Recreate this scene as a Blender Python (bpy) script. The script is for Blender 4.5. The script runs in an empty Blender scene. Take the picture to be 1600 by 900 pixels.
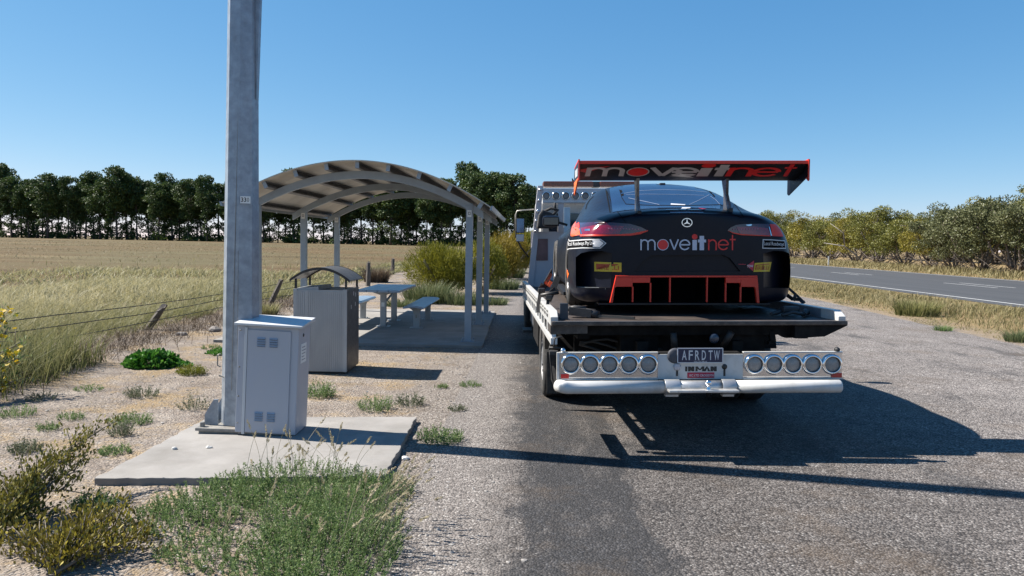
import bpy, bmesh, math, random
import numpy as np
from mathutils import Vector, Matrix
from mathutils.bvhtree import BVHTree

random.seed(7)
RNG = np.random.default_rng(11)
R = math.radians
SC = bpy.context.scene
COL = SC.collection

# ------------------------------------------------------------------ camera
EYE = Vector((0, 0, 1.65))
FPX = 1155.0
YAW, PITCH, ROLL = R(1.33), R(-3.44), R(1.0)
_f = Vector((-math.sin(YAW) * math.cos(PITCH), math.cos(YAW) * math.cos(PITCH), math.sin(PITCH)))
_r0 = _f.cross(Vector((0, 0, 1))).normalized()
_u0 = _r0.cross(_f).normalized()
_r = _r0 * math.cos(ROLL) + _u0 * math.sin(ROLL)
_u = -_r0 * math.sin(ROLL) + _u0 * math.cos(ROLL)
cam_data = bpy.data.cameras.new("camera")
cam = bpy.data.objects.new("camera", cam_data)
COL.objects.link(cam)
M = Matrix((( _r.x, _u.x, -_f.x, EYE.x), (_r.y, _u.y, -_f.y, EYE.y), (_r.z, _u.z, -_f.z, EYE.z), (0, 0, 0, 1)))
cam.matrix_world = M
cam_data.sensor_width = 36
cam_data.lens = 36 * FPX / 1600
cam_data.clip_start = 0.05
cam_data.clip_end = 6000
SC.camera = cam

def ray(px, py):
    return _f + _r * ((px - 800) / FPX) + _u * ((450 - py) / FPX)
def gp(px, py, z=0.0):
    d = ray(px, py)
    return EYE + d * ((z - EYE.z) / d.z)
def at(px, py, Y):
    d = ray(px, py)
    return EYE + d * (Y / d.y)
def loc(px, py, y, Mx):
    Mi = Mx.inverted()
    o = Mi @ EYE
    d = Mi.to_3x3() @ ray(px, py)
    return o + d * ((y - o.y) / d.y)

# ------------------------------------------------------------------ materials
def nodes_of(name):
    m = bpy.data.materials.new(name)
    m.use_nodes = True
    nt = m.node_tree
    nt.nodes.clear()
    out = nt.nodes.new('ShaderNodeOutputMaterial')
    return m, nt, out
def N(nt, t, **kw):
    n = nt.nodes.new(t)
    for k, v in kw.items():
        if k in n.inputs.keys():
            n.inputs[k].default_value = v
        else:
            setattr(n, k, v)
    return n
def L(nt, a, b):
    nt.links.new(a, b)
def coords(nt, kind='Object'):
    if kind == 'World':
        return N(nt, 'ShaderNodeNewGeometry').outputs['Position']
    return N(nt, 'ShaderNodeTexCoord').outputs[kind]
def noise(nt, co, scale, detail=4, rough=0.55, out='Fac'):
    n = N(nt, 'ShaderNodeTexNoise')
    n.inputs['Scale'].default_value = scale
    n.inputs['Detail'].default_value = detail
    n.inputs['Roughness'].default_value = rough
    L(nt, co, n.inputs['Vector'])
    return n.outputs[out]
def ramp(nt, fac, stops):
    n = N(nt, 'ShaderNodeValToRGB')
    els = n.color_ramp.elements
    while len(els) < len(stops):
        els.new(0.5)
    for e, (p, c) in zip(els, stops):
        e.position = p
        e.color = (c, c, c, 1) if isinstance(c, (int, float)) else (*c, 1)
    L(nt, fac, n.inputs['Fac'])
    return n.outputs['Color']
def mix(nt, fac, a, b, mode='MIX'):
    n = N(nt, 'ShaderNodeMix', data_type='RGBA', blend_type=mode)
    for s, v in ((0, fac), (6, a), (7, b)):
        if hasattr(v, 'is_output'):
            L(nt, v, n.inputs[s])
        elif s == 0:
            n.inputs[0].default_value = v
        else:
            n.inputs[s].default_value = (*v, 1) if len(v) == 3 else v
    return n.outputs[2]
def math_(nt, op, a, b=0.0, clamp=False):
    n = N(nt, 'ShaderNodeMath', operation=op, use_clamp=clamp)
    for i, v in enumerate((a, b)):
        if hasattr(v, 'is_output'):
            L(nt, v, n.inputs[i])
        else:
            n.inputs[i].default_value = v
    return n.outputs[0]
def smooth(nt, v, lo, hi):
    n = N(nt, 'ShaderNodeMapRange', interpolation_type='SMOOTHSTEP')
    L(nt, v, n.inputs[0])
    n.inputs[1].default_value, n.inputs[2].default_value = lo, hi
    return n.outputs[0]
def bump(nt, h, strength=0.3, dist=0.01):
    n = N(nt, 'ShaderNodeBump')
    n.inputs['Strength'].default_value = strength
    n.inputs['Distance'].default_value = dist
    L(nt, h, n.inputs['Height'])
    return n.outputs['Normal']

MATS = {}
def pm(name, col, rough=0.5, metal=0.0, var=0.12, vscale=6.0, dirt=None, dirt_amt=0.0, bmp=0.0, bscale=60.0,
       coat=0.0, spec=0.5, dscale=3.0, stretch=None):
    """painted / metal / plastic: base colour broken up by noise, optional dirt patches and fine bump"""
    if name in MATS:
        return MATS[name]
    m, nt, out = nodes_of(name)
    p = N(nt, 'ShaderNodeBsdfPrincipled')
    co = coords(nt)
    if stretch:
        mp = N(nt, 'ShaderNodeMapping')
        mp.inputs['Scale'].default_value = stretch
        L(nt, co, mp.inputs[0]); co = mp.outputs[0]
    n1 = noise(nt, co, vscale, 6, 0.6)
    lo = tuple(c * (1 - var) for c in col); hi = tuple(min(1, c * (1 + var)) for c in col)
    c = ramp(nt, n1, [(0.3, lo), (0.7, hi)])
    if dirt:
        n2 = noise(nt, co, dscale, 8, 0.7)
        f = ramp(nt, n2, [(0.48, 0.0), (0.72, dirt_amt)])
        c = mix(nt, f, c, dirt)
    L(nt, c, p.inputs['Base Color'])
    rr = ramp(nt, noise(nt, co, vscale * 3, 4), [(0.3, max(0.02, rough * 0.8)), (0.7, min(1, rough * 1.2))])
    L(nt, rr, p.inputs['Roughness'])
    p.inputs['Metallic'].default_value = metal
    p.inputs['Coat Weight'].default_value = coat
    p.inputs['Coat Roughness'].default_value = 0.06
    p.inputs['Specular IOR Level'].default_value = spec
    if bmp:
        L(nt, bump(nt, noise(nt, co, bscale, 3), bmp, 0.004), p.inputs['Normal'])
    L(nt, p.outputs[0], out.inputs[0])
    MATS[name] = m
    return m

def foliage(name, a, b, c, transl=0.25, rough=0.6, spread=(0.0, 0.5, 1.0), patch=None, pscale=0.6, k=1.0):
    """leaves: three base colours picked per leaf by the 'tint' attribute, some light passing through"""
    a, b, c = (tuple(v*k for v in q) for q in (a, b, c))
    m, nt, out = nodes_of(name)
    at_ = N(nt, 'ShaderNodeAttribute', attribute_name='tint')
    col = ramp(nt, at_.outputs['Fac'], list(zip(spread, (a, b, c))))
    if patch:
        f = ramp(nt, noise(nt, coords(nt, 'World'), pscale, 2), [(0.5, 0.0), (0.62, 0.8)])
        col = mix(nt, f, col, patch)
    d = N(nt, 'ShaderNodeBsdfPrincipled')
    d.inputs['Roughness'].default_value = rough
    d.inputs['Specular IOR Level'].default_value = 0.3
    t = N(nt, 'ShaderNodeBsdfTranslucent')
    L(nt, col, d.inputs['Base Color']); L(nt, col, t.inputs['Color'])
    mx = N(nt, 'ShaderNodeMixShader'); mx.inputs[0].default_value = transl
    L(nt, d.outputs[0], mx.inputs[1]); L(nt, t.outputs[0], mx.inputs[2])
    L(nt, mx.outputs[0], out.inputs[0])
    return m

# ------------------------------------------------------------------ objects
def tag(o, label=None, cat=None, group=None, kind=None):
    if label: o['label'] = label
    if cat: o['category'] = cat
    if group: o['group'] = group
    if kind: o['kind'] = kind
    return o
def empty(name, loc=(0, 0, 0), rot=(0, 0, 0), mtx=None):
    o = bpy.data.objects.new(name, None)
    COL.objects.link(o)
    o.empty_display_size = 0.2
    if mtx is not None:
        o.matrix_world = mtx
    else:
        o.location = loc; o.rotation_euler = rot
    return o
def thing(name, label, cat, loc=(0, 0, 0), rot=(0, 0, 0), group=None, mtx=None):
    return tag(empty(name, loc, rot, mtx), label, cat, group)
def mesh_obj(name, me, mat=None, parent=None):
    o = bpy.data.objects.new(name, me)
    COL.objects.link(o)
    if mat is not None:
        for mm in (mat if isinstance(mat, (list, tuple)) else [mat]):
            me.materials.append(mm)
    if parent is not None:
        o.parent = parent
    return o
def copy_tree(o, parent=None):
    c = o.copy()
    COL.objects.link(c)
    if parent is not None:
        c.parent = parent
    for ch in o.children:
        copy_tree(ch, c)
    return c

class MB:
    """collects solid pieces of ONE part"""
    def __init__(self):
        self.v, self.f, self.mi, self.sm = [], [], [], []
    def add(self, vs, fs, mi=0, smooth=False):
        b = len(self.v)
        self.v += [tuple(p) for p in vs]
        for f in fs:
            self.f.append([b + i for i in f]); self.mi.append(mi); self.sm.append(smooth)
        return self
    def box(self, a, b, mi=0, bev=0.0):
        x0, y0, z0 = (min(a[i], b[i]) for i in range(3)); x1, y1, z1 = (max(a[i], b[i]) for i in range(3))
        if bev <= 0:
            vs = [(x0,y0,z0),(x1,y0,z0),(x1,y1,z0),(x0,y1,z0),(x0,y0,z1),(x1,y0,z1),(x1,y1,z1),(x0,y1,z1)]
            return self.add(vs, [(3,2,1,0),(4,5,6,7),(0,1,5,4),(1,2,6,5),(2,3,7,6),(3,0,4,7)], mi)
        bm = bmesh.new()
        bmesh.ops.create_cube(bm, size=1)
        for q in bm.verts:
            q.co = Vector(((x0+x1)/2 + q.co.x*(x1-x0), (y0+y1)/2 + q.co.y*(y1-y0), (z0+z1)/2 + q.co.z*(z1-z0)))
        bmesh.ops.bevel(bm, geom=bm.edges[:], offset=bev, segments=2, affect='EDGES', profile=0.6)
        return self.from_bm(bm, mi)
    def from_bm(self, bm, mi=0, smooth=False):
        bm.verts.index_update()
        self.add([q.co for q in bm.verts], [[q.index for q in f.verts] for f in bm.faces], mi, smooth)
        bm.free()
        return self
    def hexa(self, p, mi=0):
        """8 corners: bottom loop then top loop"""
        return self.add(p, [(3,2,1,0),(4,5,6,7),(0,1,5,4),(1,2,6,5),(2,3,7,6),(3,0,4,7)], mi)
    def prism(self, poly, ax, a, b, mi=0, smooth=False):
        """polygon extruded along axis ax ('x','y','z') from a to b; poly holds the two other coordinates in order"""
        def pt(p, t):
            return {'x': (t, p[0], p[1]), 'y': (p[0], t, p[1]), 'z': (p[0], p[1], t)}[ax]
        n = len(poly)
        vs = [pt(p, a) for p in poly] + [pt(p, b) for p in poly]
        b0 = len(self.v)
        self.add(vs, [tuple(range(n))[::-1], tuple(range(n, 2*n))], mi)
        for i in range(n):
            self.f.append([b0+i, b0+(i+1) % n, b0+n+(i+1) % n, b0+n+i]); self.mi.append(mi); self.sm.append(smooth)
        return self
    def tube(self, pts, r, n=10, mi=0, cap=True, smooth=True):
        pts = [Vector(p) for p in pts]
        rs = r if isinstance(r, (list, tuple)) else [r] * len(pts)
        vs, fs = [], []
        up = None
        for i, p in enumerate(pts):
            d = (pts[min(i+1, len(pts)-1)] - pts[max(i-1, 0)]).normalized()
            if up is None:
                up = d.orthogonal().normalized()
            else:
                up = (up - d * up.dot(d))
                up = up.normalized() if up.length > 1e-6 else d.orthogonal().normalized()
            sd = d.cross(up)
            for k in range(n):
                a = 2*math.pi*k/n
                vs.append(p + (up*math.cos(a) + sd*math.sin(a)) * rs[i])
        for i in range(len(pts)-1):
            for k in range(n):
                fs.append((i*n+k, i*n+(k+1) % n, (i+1)*n+(k+1) % n, (i+1)*n+k))
        b0 = len(self.v)
        self.add(vs, fs, mi, smooth)
        if cap:
            self.f.append([b0+k for k in range(n)][::-1]); self.mi.append(mi); self.sm.append(False)
            e = b0+(len(pts)-1)*n
            self.f.append([e+k for k in range(n)]); self.mi.append(mi); self.sm.append(False)
        return self
    def bar(self, a, b, w, h, up=(0, 0, 1), mi=0):
        """rectangular bar from a to b, w across, h along up"""
        a, b, up = Vector(a), Vector(b), Vector(up)
        d = (b-a).normalized()
        s = d.cross(up).normalized()
        u2 = s.cross(d).normalized()
        s *= w/2; u2 *= h/2
        return self.hexa([a-s-u2, a+s-u2, b+s-u2, b-s-u2, a-s+u2, a+s+u2, b+s+u2, b-s+u2], mi)
    def lathe(self, prof, c=(0,0,0), ax='z', n=24, mi=0, smooth=True):
        """prof: (radius, height) list"""
        vs, fs = [], []
        for r, h in prof:
            for k in range(n):
                a = 2*math.pi*k/n
                x, y = r*math.cos(a), r*math.sin(a)
                p = {'z': (x, y, h), 'y': (x, h, y), 'x': (h, x, y)}[ax]
                vs.append((p[0]+c[0], p[1]+c[1], p[2]+c[2]))
        for i in range(len(prof)-1):
            for k in range(n):
                fs.append((i*n+k, i*n+(k+1) % n, (i+1)*n+(k+1) % n, (i+1)*n+k))
        return self.add(vs, fs, mi, smooth)
    def build(self, name, mat=None, parent=None, bevel=0.0, fix=True):
        me = bpy.data.meshes.new(name)
        me.from_pydata(self.v, [], self.f)
        me.polygons.foreach_set('material_index', self.mi)
        me.polygons.foreach_set('use_smooth', self.sm)
        if fix or bevel:
            bm = bmesh.new(); bm.from_mesh(me)
            if bevel:
                es = [e for e in bm.edges if len(e.link_faces) == 2 and e.calc_face_angle(0) > 0.5]
                bmesh.ops.bevel(bm, geom=es, offset=bevel, segments=2, affect='EDGES', profile=0.6, clamp_overlap=True)
            bmesh.ops.recalc_face_normals(bm, faces=bm.faces[:])
            bm.to_mesh(me); bm.free()
        me.update()
        return mesh_obj(name, me, mat, parent)

def np_mesh(name, verts, quads, tint=None, mat=None, parent=None, smooth=False):
    """verts (n,3), quads (m,4) -> object; tint per vertex"""
    me = bpy.data.meshes.new(name)
    nv, nf = len(verts), len(quads)
    me.vertices.add(nv); me.loops.add(nf*4); me.polygons.add(nf)
    me.vertices.foreach_set('co', np.ascontiguousarray(verts, dtype=np.float32).ravel())
    me.loops.foreach_set('vertex_index', np.ascontiguousarray(quads, dtype=np.int32).ravel())
    me.polygons.foreach_set('loop_start', np.arange(0, nf*4, 4, dtype=np.int32))
    if smooth:
        me.polygons.foreach_set('use_smooth', np.ones(nf, dtype=bool))
    if tint is not None:
        a = me.attributes.new('tint', 'FLOAT', 'POINT')
        a.data.foreach_set('value', np.ascontiguousarray(tint, dtype=np.float32))
    me.update(); me.validate()
    return mesh_obj(name, me, mat, parent)

def unit(v):
    return v / np.maximum(np.linalg.norm(v, axis=1, keepdims=True), 1e-9)
def rand_dirs(n):
    return unit(RNG.normal(size=(n, 3)))

def leaves(c, d, ln, wd, tint, normal=None):
    """rhombic leaves: centre base c, direction d, length ln, width wd"""
    n = len(c)
    s = np.cross(d, rand_dirs(n) if normal is None else normal)
    s = unit(s)
    ln = np.broadcast_to(ln, (n,))[:, None]; wd = np.broadcast_to(wd, (n,))[:, None]
    v = np.empty((n, 4, 3))
    v[:, 0] = c
    v[:, 1] = c + d*ln*0.5 + s*wd*0.5
    v[:, 2] = c + d*ln
    v[:, 3] = c + d*ln*0.5 - s*wd*0.5
    q = np.arange(n*4).reshape(n, 4)
    return v.reshape(-1, 3), q, np.repeat(np.broadcast_to(tint, (n,)), 4)
def blades(base, h, w, lean, tint, tipt=0.0, curl=0.5):
    """grass blades: three-row strips bending by 'lean' (n,2)"""
    n = len(base)
    h = np.broadcast_to(h, (n,)); w = np.broadcast_to(w, (n,))
    ang = RNG.uniform(0, 2*np.pi, n)
    s = np.stack([np.cos(ang), np.sin(ang), np.zeros(n)], 1)
    v = np.empty((n, 6, 3)); t = np.empty((n, 6))
    for k, (fz, fl, fw) in enumerate(((0, 0, 1.0), (0.6, 0.35, 0.75), (1.0, 1.0, 0.12))):
        p = base.copy()
        p[:, :2] += lean * fl
        p[:, 2] += h*fz*(1 - curl*0.2*fz)
        v[:, 2*k] = p - s*(w*fw)[:, None]*0.5
        v[:, 2*k+1] = p + s*(w*fw)[:, None]*0.5
        t[:, 2*k] = t[:, 2*k+1] = np.clip(np.broadcast_to(tint, (n,)) + tipt*fz, 0, 1)
    i = np.arange(n)[:, None]*6
    q = np.concatenate([i + np.array([[0, 1, 3, 2]]), i + np.array([[2, 3, 5, 4]])])
    return v.reshape(-1, 3), q, t.ravel()
def merge(parts):
    vs, qs, ts, o = [], [], [], 0
    for v, q, t in parts:
        vs.append(v); qs.append(q + o); ts.append(t); o += len(v)
    return np.concatenate(vs), np.concatenate(qs), np.concatenate(ts)

def text_tris(s, spacing=1.0, bold=0.0):
    """built-in font text -> 2D verts in the unit box and faces"""
    cu = bpy.data.curves.new('t', 'FONT')
    cu.body = s; cu.space_character = spacing; cu.offset = bold; cu.resolution_u = 3
    o = bpy.data.objects.new('t', cu); COL.objects.link(o)
    dg = bpy.context.evaluated_depsgraph_get()
    me = bpy.data.meshes.new_from_object(o.evaluated_get(dg))
    vs = [(q.co.x, q.co.y) for q in me.vertices]; fs = [list(p.vertices) for p in me.polygons]
    bpy.data.objects.remove(o); bpy.data.curves.remove(cu); bpy.data.meshes.remove(me)
    x0 = min(p[0] for p in vs); x1 = max(p[0] for p in vs); y0 = min(p[1] for p in vs); y1 = max(p[1] for p in vs)
    return [((p[0]-x0)/(x1-x0), (p[1]-y0)/(y1-y0)) for p in vs], fs
def flat_text(name, s, fn, mat, parent, spacing=1.0, bold=0.0):
    """fn maps (u,v) in the unit box to a 3D point"""
    vs, fs = text_tris(s, spacing, bold)
    mb = MB().add([fn(*p) for p in vs], fs)
    return mb.build(name, mat, parent, fix=False)
def bake(o):
    dg = bpy.context.evaluated_depsgraph_get()
    me = bpy.data.meshes.new_from_object(o.evaluated_get(dg))
    o.modifiers.clear()
    old = o.data; o.data = me; me.name = o.name
    bpy.data.meshes.remove(old)
    return o

# stroke letters of the sponsor's logo: list of (colour key, polygon) in units of the x-height
def logo_polys(w=0.12):
    out = []
    def strip(key, pts, ww=w):
        pts = [Vector(p) for p in pts]
        for i in range(len(pts)-1):
            pass
        lft, rgt = [], []
        for i, p in enumerate(pts):
            d = (pts[min(i+1, len(pts)-1)] - pts[max(i-1, 0)]).normalized()
            nn = Vector((-d.y, d.x)) * ww/2
            lft.append(p+nn); rgt.append(p-nn)
        for i in range(len(pts)-1):
            out.append((key, [lft[i], rgt[i], rgt[i+1], lft[i+1]]))
    def arc(cx, cy, r, a0, a1, n=14):
        return [(cx + r*math.cos(R(a0+(a1-a0)*k/n)), cy + r*math.sin(R(a0+(a1-a0)*k/n))) for k in range(n+1)]
    def disc(key, cx, cy, r, n=24):
        out.append((key, [Vector((cx+r*math.cos(2*math.pi*k/n), cy+r*math.sin(2*math.pi*k/n))) for k in range(n)]))
    h = w/2
    strip('w', [(h, 0), (h, 1)])
    strip('w', arc(h+.31, .63, .31, 180, 0) + [(h+.62, 0)])
    strip('w', arc(h+.93, .63, .31, 180, 0) + [(h+1.24, 0)])
    for k in range(24):
        a = [Vector((2.02+rr*math.cos(2*math.pi*j/24), .5+rr*math.sin(2*math.pi*j/24))) for rr in (.52, .46) for j in (k, k+1)]
        out.append(('w', [a[0], a[1], a[3], a[2]]))
    disc('r', 2.02, .5, .455)
    strip('w', [(2.66, 1), (3.03, 0.05)]); strip('w', [(3.03, 0.05), (3.40, 1)])
    strip('w', arc(3.98, .5, .44, 0, 325, 26)); strip('w', [(3.54, .5), (4.42, .5)])
    out.append(('w', [Vector(p) for p in ((4.66, 0), (5.06, 0), (5.06, .95), (4.66, .95))]))
    disc('r', 4.86, 1.24, .25)
    out.append(('w', [Vector(p) for p in ((5.30, 0), (5.70, 0), (5.70, 1.32), (5.30, 1.32))]))
    out.append(('w', [Vector(p) for p in ((5.15, .72), (5.30, .72), (5.30, .98), (5.15, .98))]))
    out.append(('w', [Vector(p) for p in ((5.70, .72), (5.88, .72), (5.88, .98), (5.70, .98))]))
    strip('r', [(6.12, 0), (6.12, 1)])
    strip('r', arc(6.12+.33, .61, .33, 180, 0) + [(6.78, 0)])
    strip('r', arc(7.42, .5, .44, 0, 325, 26)); strip('r', [(6.98, .5), (7.86, .5)])
    strip('r', [(8.24, 0), (8.24, 1.4)]); strip('r', [(8.0, .98), (8.52, .98)])
    return out, 8.54
# ------------------------------------------------------------------ light
SUN_EL, SUN_AZ = R(46), R(79)          # azimuth from +Y towards -X
SKY_ROT = -SUN_AZ
world = bpy.data.worlds.new("World"); SC.world = world
world.use_nodes = True
wn = world.node_tree; wn.nodes.clear()
sky = wn.nodes.new('ShaderNodeTexSky'); sky.sky_type = 'NISHITA'; sky.sun_disc = False
sky.sun_elevation = SUN_EL; sky.sun_rotation = SKY_ROT
sky.altitude = 0; sky.air_density = 0.72; sky.dust_density = 0.0; sky.ozone_density = 4.5
bg = wn.nodes.new('ShaderNodeBackground'); bg.inputs['Strength'].default_value = 0.055
wo = wn.nodes.new('ShaderNodeOutputWorld')
tnt = wn.nodes.new('ShaderNodeMix'); tnt.data_type = 'RGBA'; tnt.blend_type = 'MULTIPLY'      # camera white balance
tnt.inputs[0].default_value = 1.0; tnt.inputs[7].default_value = (.90, 1.12, 1.05, 1)
wn.links.new(sky.outputs[0], tnt.inputs[6])
sep = wn.nodes.new('ShaderNodeSeparateColor'); cmb = wn.nodes.new('ShaderNodeCombineColor')           # the phone's tone response on the sky
wn.links.new(tnt.outputs[2], sep.inputs[0]); wn.links.new(cmb.outputs[0], bg.inputs[0])
for ch, (g_, a_) in enumerate(((1.10, 1.17), (.68, .80), (.45, .905))):
    k_ = .1337
    pw = wn.nodes.new('ShaderNodeMath'); pw.operation = 'POWER'; pw.inputs[1].default_value = g_
    ml = wn.nodes.new('ShaderNodeMath'); ml.operation = 'MULTIPLY'; ml.inputs[1].default_value = a_*k_**(g_-1)
    wn.links.new(sep.outputs[ch], pw.inputs[0]); wn.links.new(pw.outputs[0], ml.inputs[0]); wn.links.new(ml.outputs[0], cmb.inputs[ch]); wn.links.new(bg.outputs[0], wo.inputs[0])
sl = bpy.data.lights.new('sun', 'SUN'); sl.energy = 5.0; sl.angle = R(0.53); sl.color = (1.0, 0.94, 0.85)
so = bpy.data.objects.new('sun', sl); COL.objects.link(so)
_sd = Vector((math.cos(SUN_EL)*math.sin(SUN_AZ), -math.cos(SUN_EL)*math.cos(SUN_AZ), -math.sin(SUN_EL)))
so.rotation_euler = _sd.to_track_quat('-Z', 'Y').to_euler(); so.location = (-20, 5, 25)
SC.view_settings.view_transform = 'Standard'
SC.view_settings.look = 'None'
SC.view_settings.exposure = 1.28
SC.view_settings.gamma = 1.0
SC.view_settings.use_curve_mapping = False

# ------------------------------------------------------------------ ground
def field_z(x, y):
    d = np.sqrt(x*x + y*y)
    t = np.clip((d-25)/150, 0, 1); t = t*t*(3-2*t)
    s = np.clip((-x-3)/12, 0, 1)
    return 0.62*t*s
def m_ground():
    m, nt, out = nodes_of('dry_ground')
    p = N(nt, 'ShaderNodeBsdfPrincipled'); p.inputs['Roughness'].default_value = 0.95
    p.inputs['Specular IOR Level'].default_value = 0.15
    P = coords(nt, 'World')
    sx = N(nt, 'ShaderNodeSeparateXYZ'); L(nt, P, sx.inputs[0])
    X, Y = sx.outputs[0], sx.outputs[1]
    big = noise(nt, P, 0.55, 5, 0.6); mid = noise(nt, P, 2.6, 6, 0.65); fine = noise(nt, P, 26, 5, 0.7); fine2 = noise(nt, P, 110, 3, 0.7)
    # pale pinkish dirt with pebbles
    dirt = ramp(nt, mid, [(0.3, (.17, .136, .112)), (0.5, (.265, .222, .186)), (0.7, (.355, .306, .26))])
    dirt = mix(nt, 0.7, dirt, ramp(nt, fine, [(0.3, .38), (0.5, .88), (0.7, 1.3)]), 'MULTIPLY')
    dirt = mix(nt, 0.6, dirt, ramp(nt, fine2, [(0.3, .5), (0.65, 1.25)]), 'MULTIPLY')
    vo = N(nt, 'ShaderNodeTexVoronoi'); vo.inputs['Scale'].default_value = 55; L(nt, P, vo.inputs['Vector'])
    vcol = N(nt, 'ShaderNodeSeparateColor'); L(nt, vo.outputs['Color'], vcol.inputs[0])
    stone = ramp(nt, vcol.outputs[0], [(0.0, (.09, .08, .074)), (0.35, (.19, .168, .152)), (0.7, (.27, .242, .22)), (1.0, (.44, .41, .38))])
    gap = ramp(nt, vo.outputs['Distance'], [(0.35, 1.0), (0.75, .35)])
    stone = mix(nt, 1.0, stone, gap, 'MULTIPLY')
    # straw litter
    mp = N(nt, 'ShaderNodeMapping'); mp.inputs['Scale'].default_value = (9, 60, 1); mp.inputs['Rotation'].default_value = (0, 0, .6)
    L(nt, P, mp.inputs[0])
    st = noise(nt, mp.outputs[0], 1.6, 4, 0.7)
    straw = ramp(nt, st, [(0.3, (.16, .108, .055)), (0.55, (.32, .228, .118)), (0.75, (.42, .335, .195))])
    sm = ramp(nt, noise(nt, P, 1.15, 7, 0.72), [(0.49, 0.0), (0.61, .74)])
    base = mix(nt, sm, dirt, straw)
    peb = ramp(nt, vcol.outputs[1], [(0.72, 0.0), (0.78, 0.75)])
    base = mix(nt, peb, base, stone)
    # gravel strip beside the asphalt
    wob = math_(nt, 'MULTIPLY', math_(nt, 'SUBTRACT', mid, 0.5), 1.6)
    xw = math_(nt, 'ADD', X, wob)
    g = math_(nt, 'MULTIPLY', smooth(nt, xw, -1.75, -0.85), math_(nt, 'SUBTRACT', 1.0, smooth(nt, xw, 8.5, 9.2)))
    v2 = N(nt, 'ShaderNodeTexVoronoi'); v2.inputs['Scale'].default_value = 22; L(nt, P, v2.inputs['Vector'])
    v2c = N(nt, 'ShaderNodeSeparateColor'); L(nt, v2.outputs['Color'], v2c.inputs[0])
    big_st = math_(nt, 'MULTIPLY', smooth(nt, v2c.outputs[0], .80, .84), math_(nt, 'SUBTRACT', 1.0, smooth(nt, v2.outputs['Distance'], .30, .42)))
    stone = mix(nt, math_(nt, 'MULTIPLY', big_st, .85), stone, ramp(nt, v2c.outputs[1], [(0, (.15, .135, .12)), (.5, (.27, .24, .215)), (1, (.42, .39, .36))]))
    gv = mix(nt, 0.35, stone, ramp(nt, mid, [(0.3, .7), (0.7, 1.2)]), 'MULTIPLY')
    gv = mix(nt, 0.35, gv, dirt)
    base = mix(nt, g, base, gv)
    # paddock west of the fence
    mp2 = N(nt, 'ShaderNodeMapping'); mp2.inputs['Scale'].default_value = (.22, 1.6, 1); mp2.inputs['Rotation'].default_value = (0, 0, .18)
    L(nt, P, mp2.inputs[0])
    band = noise(nt, mp2.outputs[0], .16, 6, 0.65)
    pad = ramp(nt, band, [(0.32, (.064, .046, .024)), (0.45, (.114, .076, .038)), (0.56, (.120, .088, .044)), (0.70, (.20, .150, .083))])
    pad = mix(nt, 0.75, pad, ramp(nt, noise(nt, P, 1.3, 8, 0.8), [(0.3, .5), (0.55, 1.0), (0.75, 1.35)]), 'MULTIPLY')
    vy = ramp(nt, noise(nt, P, .05, 3, 0.5), [(0.42, 0.0), (0.62, .6)])
    pad = mix(nt, vy, pad, (.105, .098, .052))
    base = mix(nt, smooth(nt, math_(nt, 'MULTIPLY', xw, -1.0), 6.3, 8.2), base, pad)
    # eastern verge
    ver = mix(nt, 0.8, straw, ramp(nt, fine, [(0.3, .5), (0.7, 1.2)]), 'MULTIPLY')
    ver = mix(nt, ramp(nt, big, [(0.45, 0.0), (0.65, .6)]), ver, (.09, .085, .04))
    edge = mix(nt, 0.5, stone, straw)
    ver = mix(nt, smooth(nt, xw, 9.2, 10.2), edge, ver)
    base = mix(nt, smooth(nt, xw, 8.6, 9.3), base, ver)
    L(nt, base, p.inputs['Base Color'])
    h = math_(nt, 'ADD', math_(nt, 'MULTIPLY', fine, 0.9), math_(nt, 'MULTIPLY', vo.outputs['Distance'], -0.5))
    h = math_(nt, 'ADD', h, math_(nt, 'MULTIPLY', mid, 1.5))
    L(nt, bump(nt, h, 0.9, 0.03), p.inputs['Normal'])
    L(nt, p.outputs[0], out.inputs[0])
    return m
xs = np.concatenate([[-3000, -1200, -600, -350], np.linspace(-260, -20, 41), np.linspace(-16, -2, 15), np.linspace(0, 60, 7), [150, 400, 1200, 3000]])
ys = np.concatenate([[-300, -60, -20], np.linspace(0, 60, 25), np.linspace(70, 320, 26), [400, 700, 1500, 4500]])
gx, gy = np.meshgrid(xs, ys)
gv = np.stack([gx.ravel(), gy.ravel(), field_z(gx, gy).ravel()], 1)
nx = len(xs); ii = (np.arange(len(ys)-1)[:, None]*nx + np.arange(nx-1)[None]).ravel()
gr = np_mesh('ground', gv, np.stack([ii, ii+1, ii+nx+1, ii+nx], 1), mat=m_ground(), smooth=True)
tag(gr, 'pale pebbly dirt and dry brown paddock', kind='structure')

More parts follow.
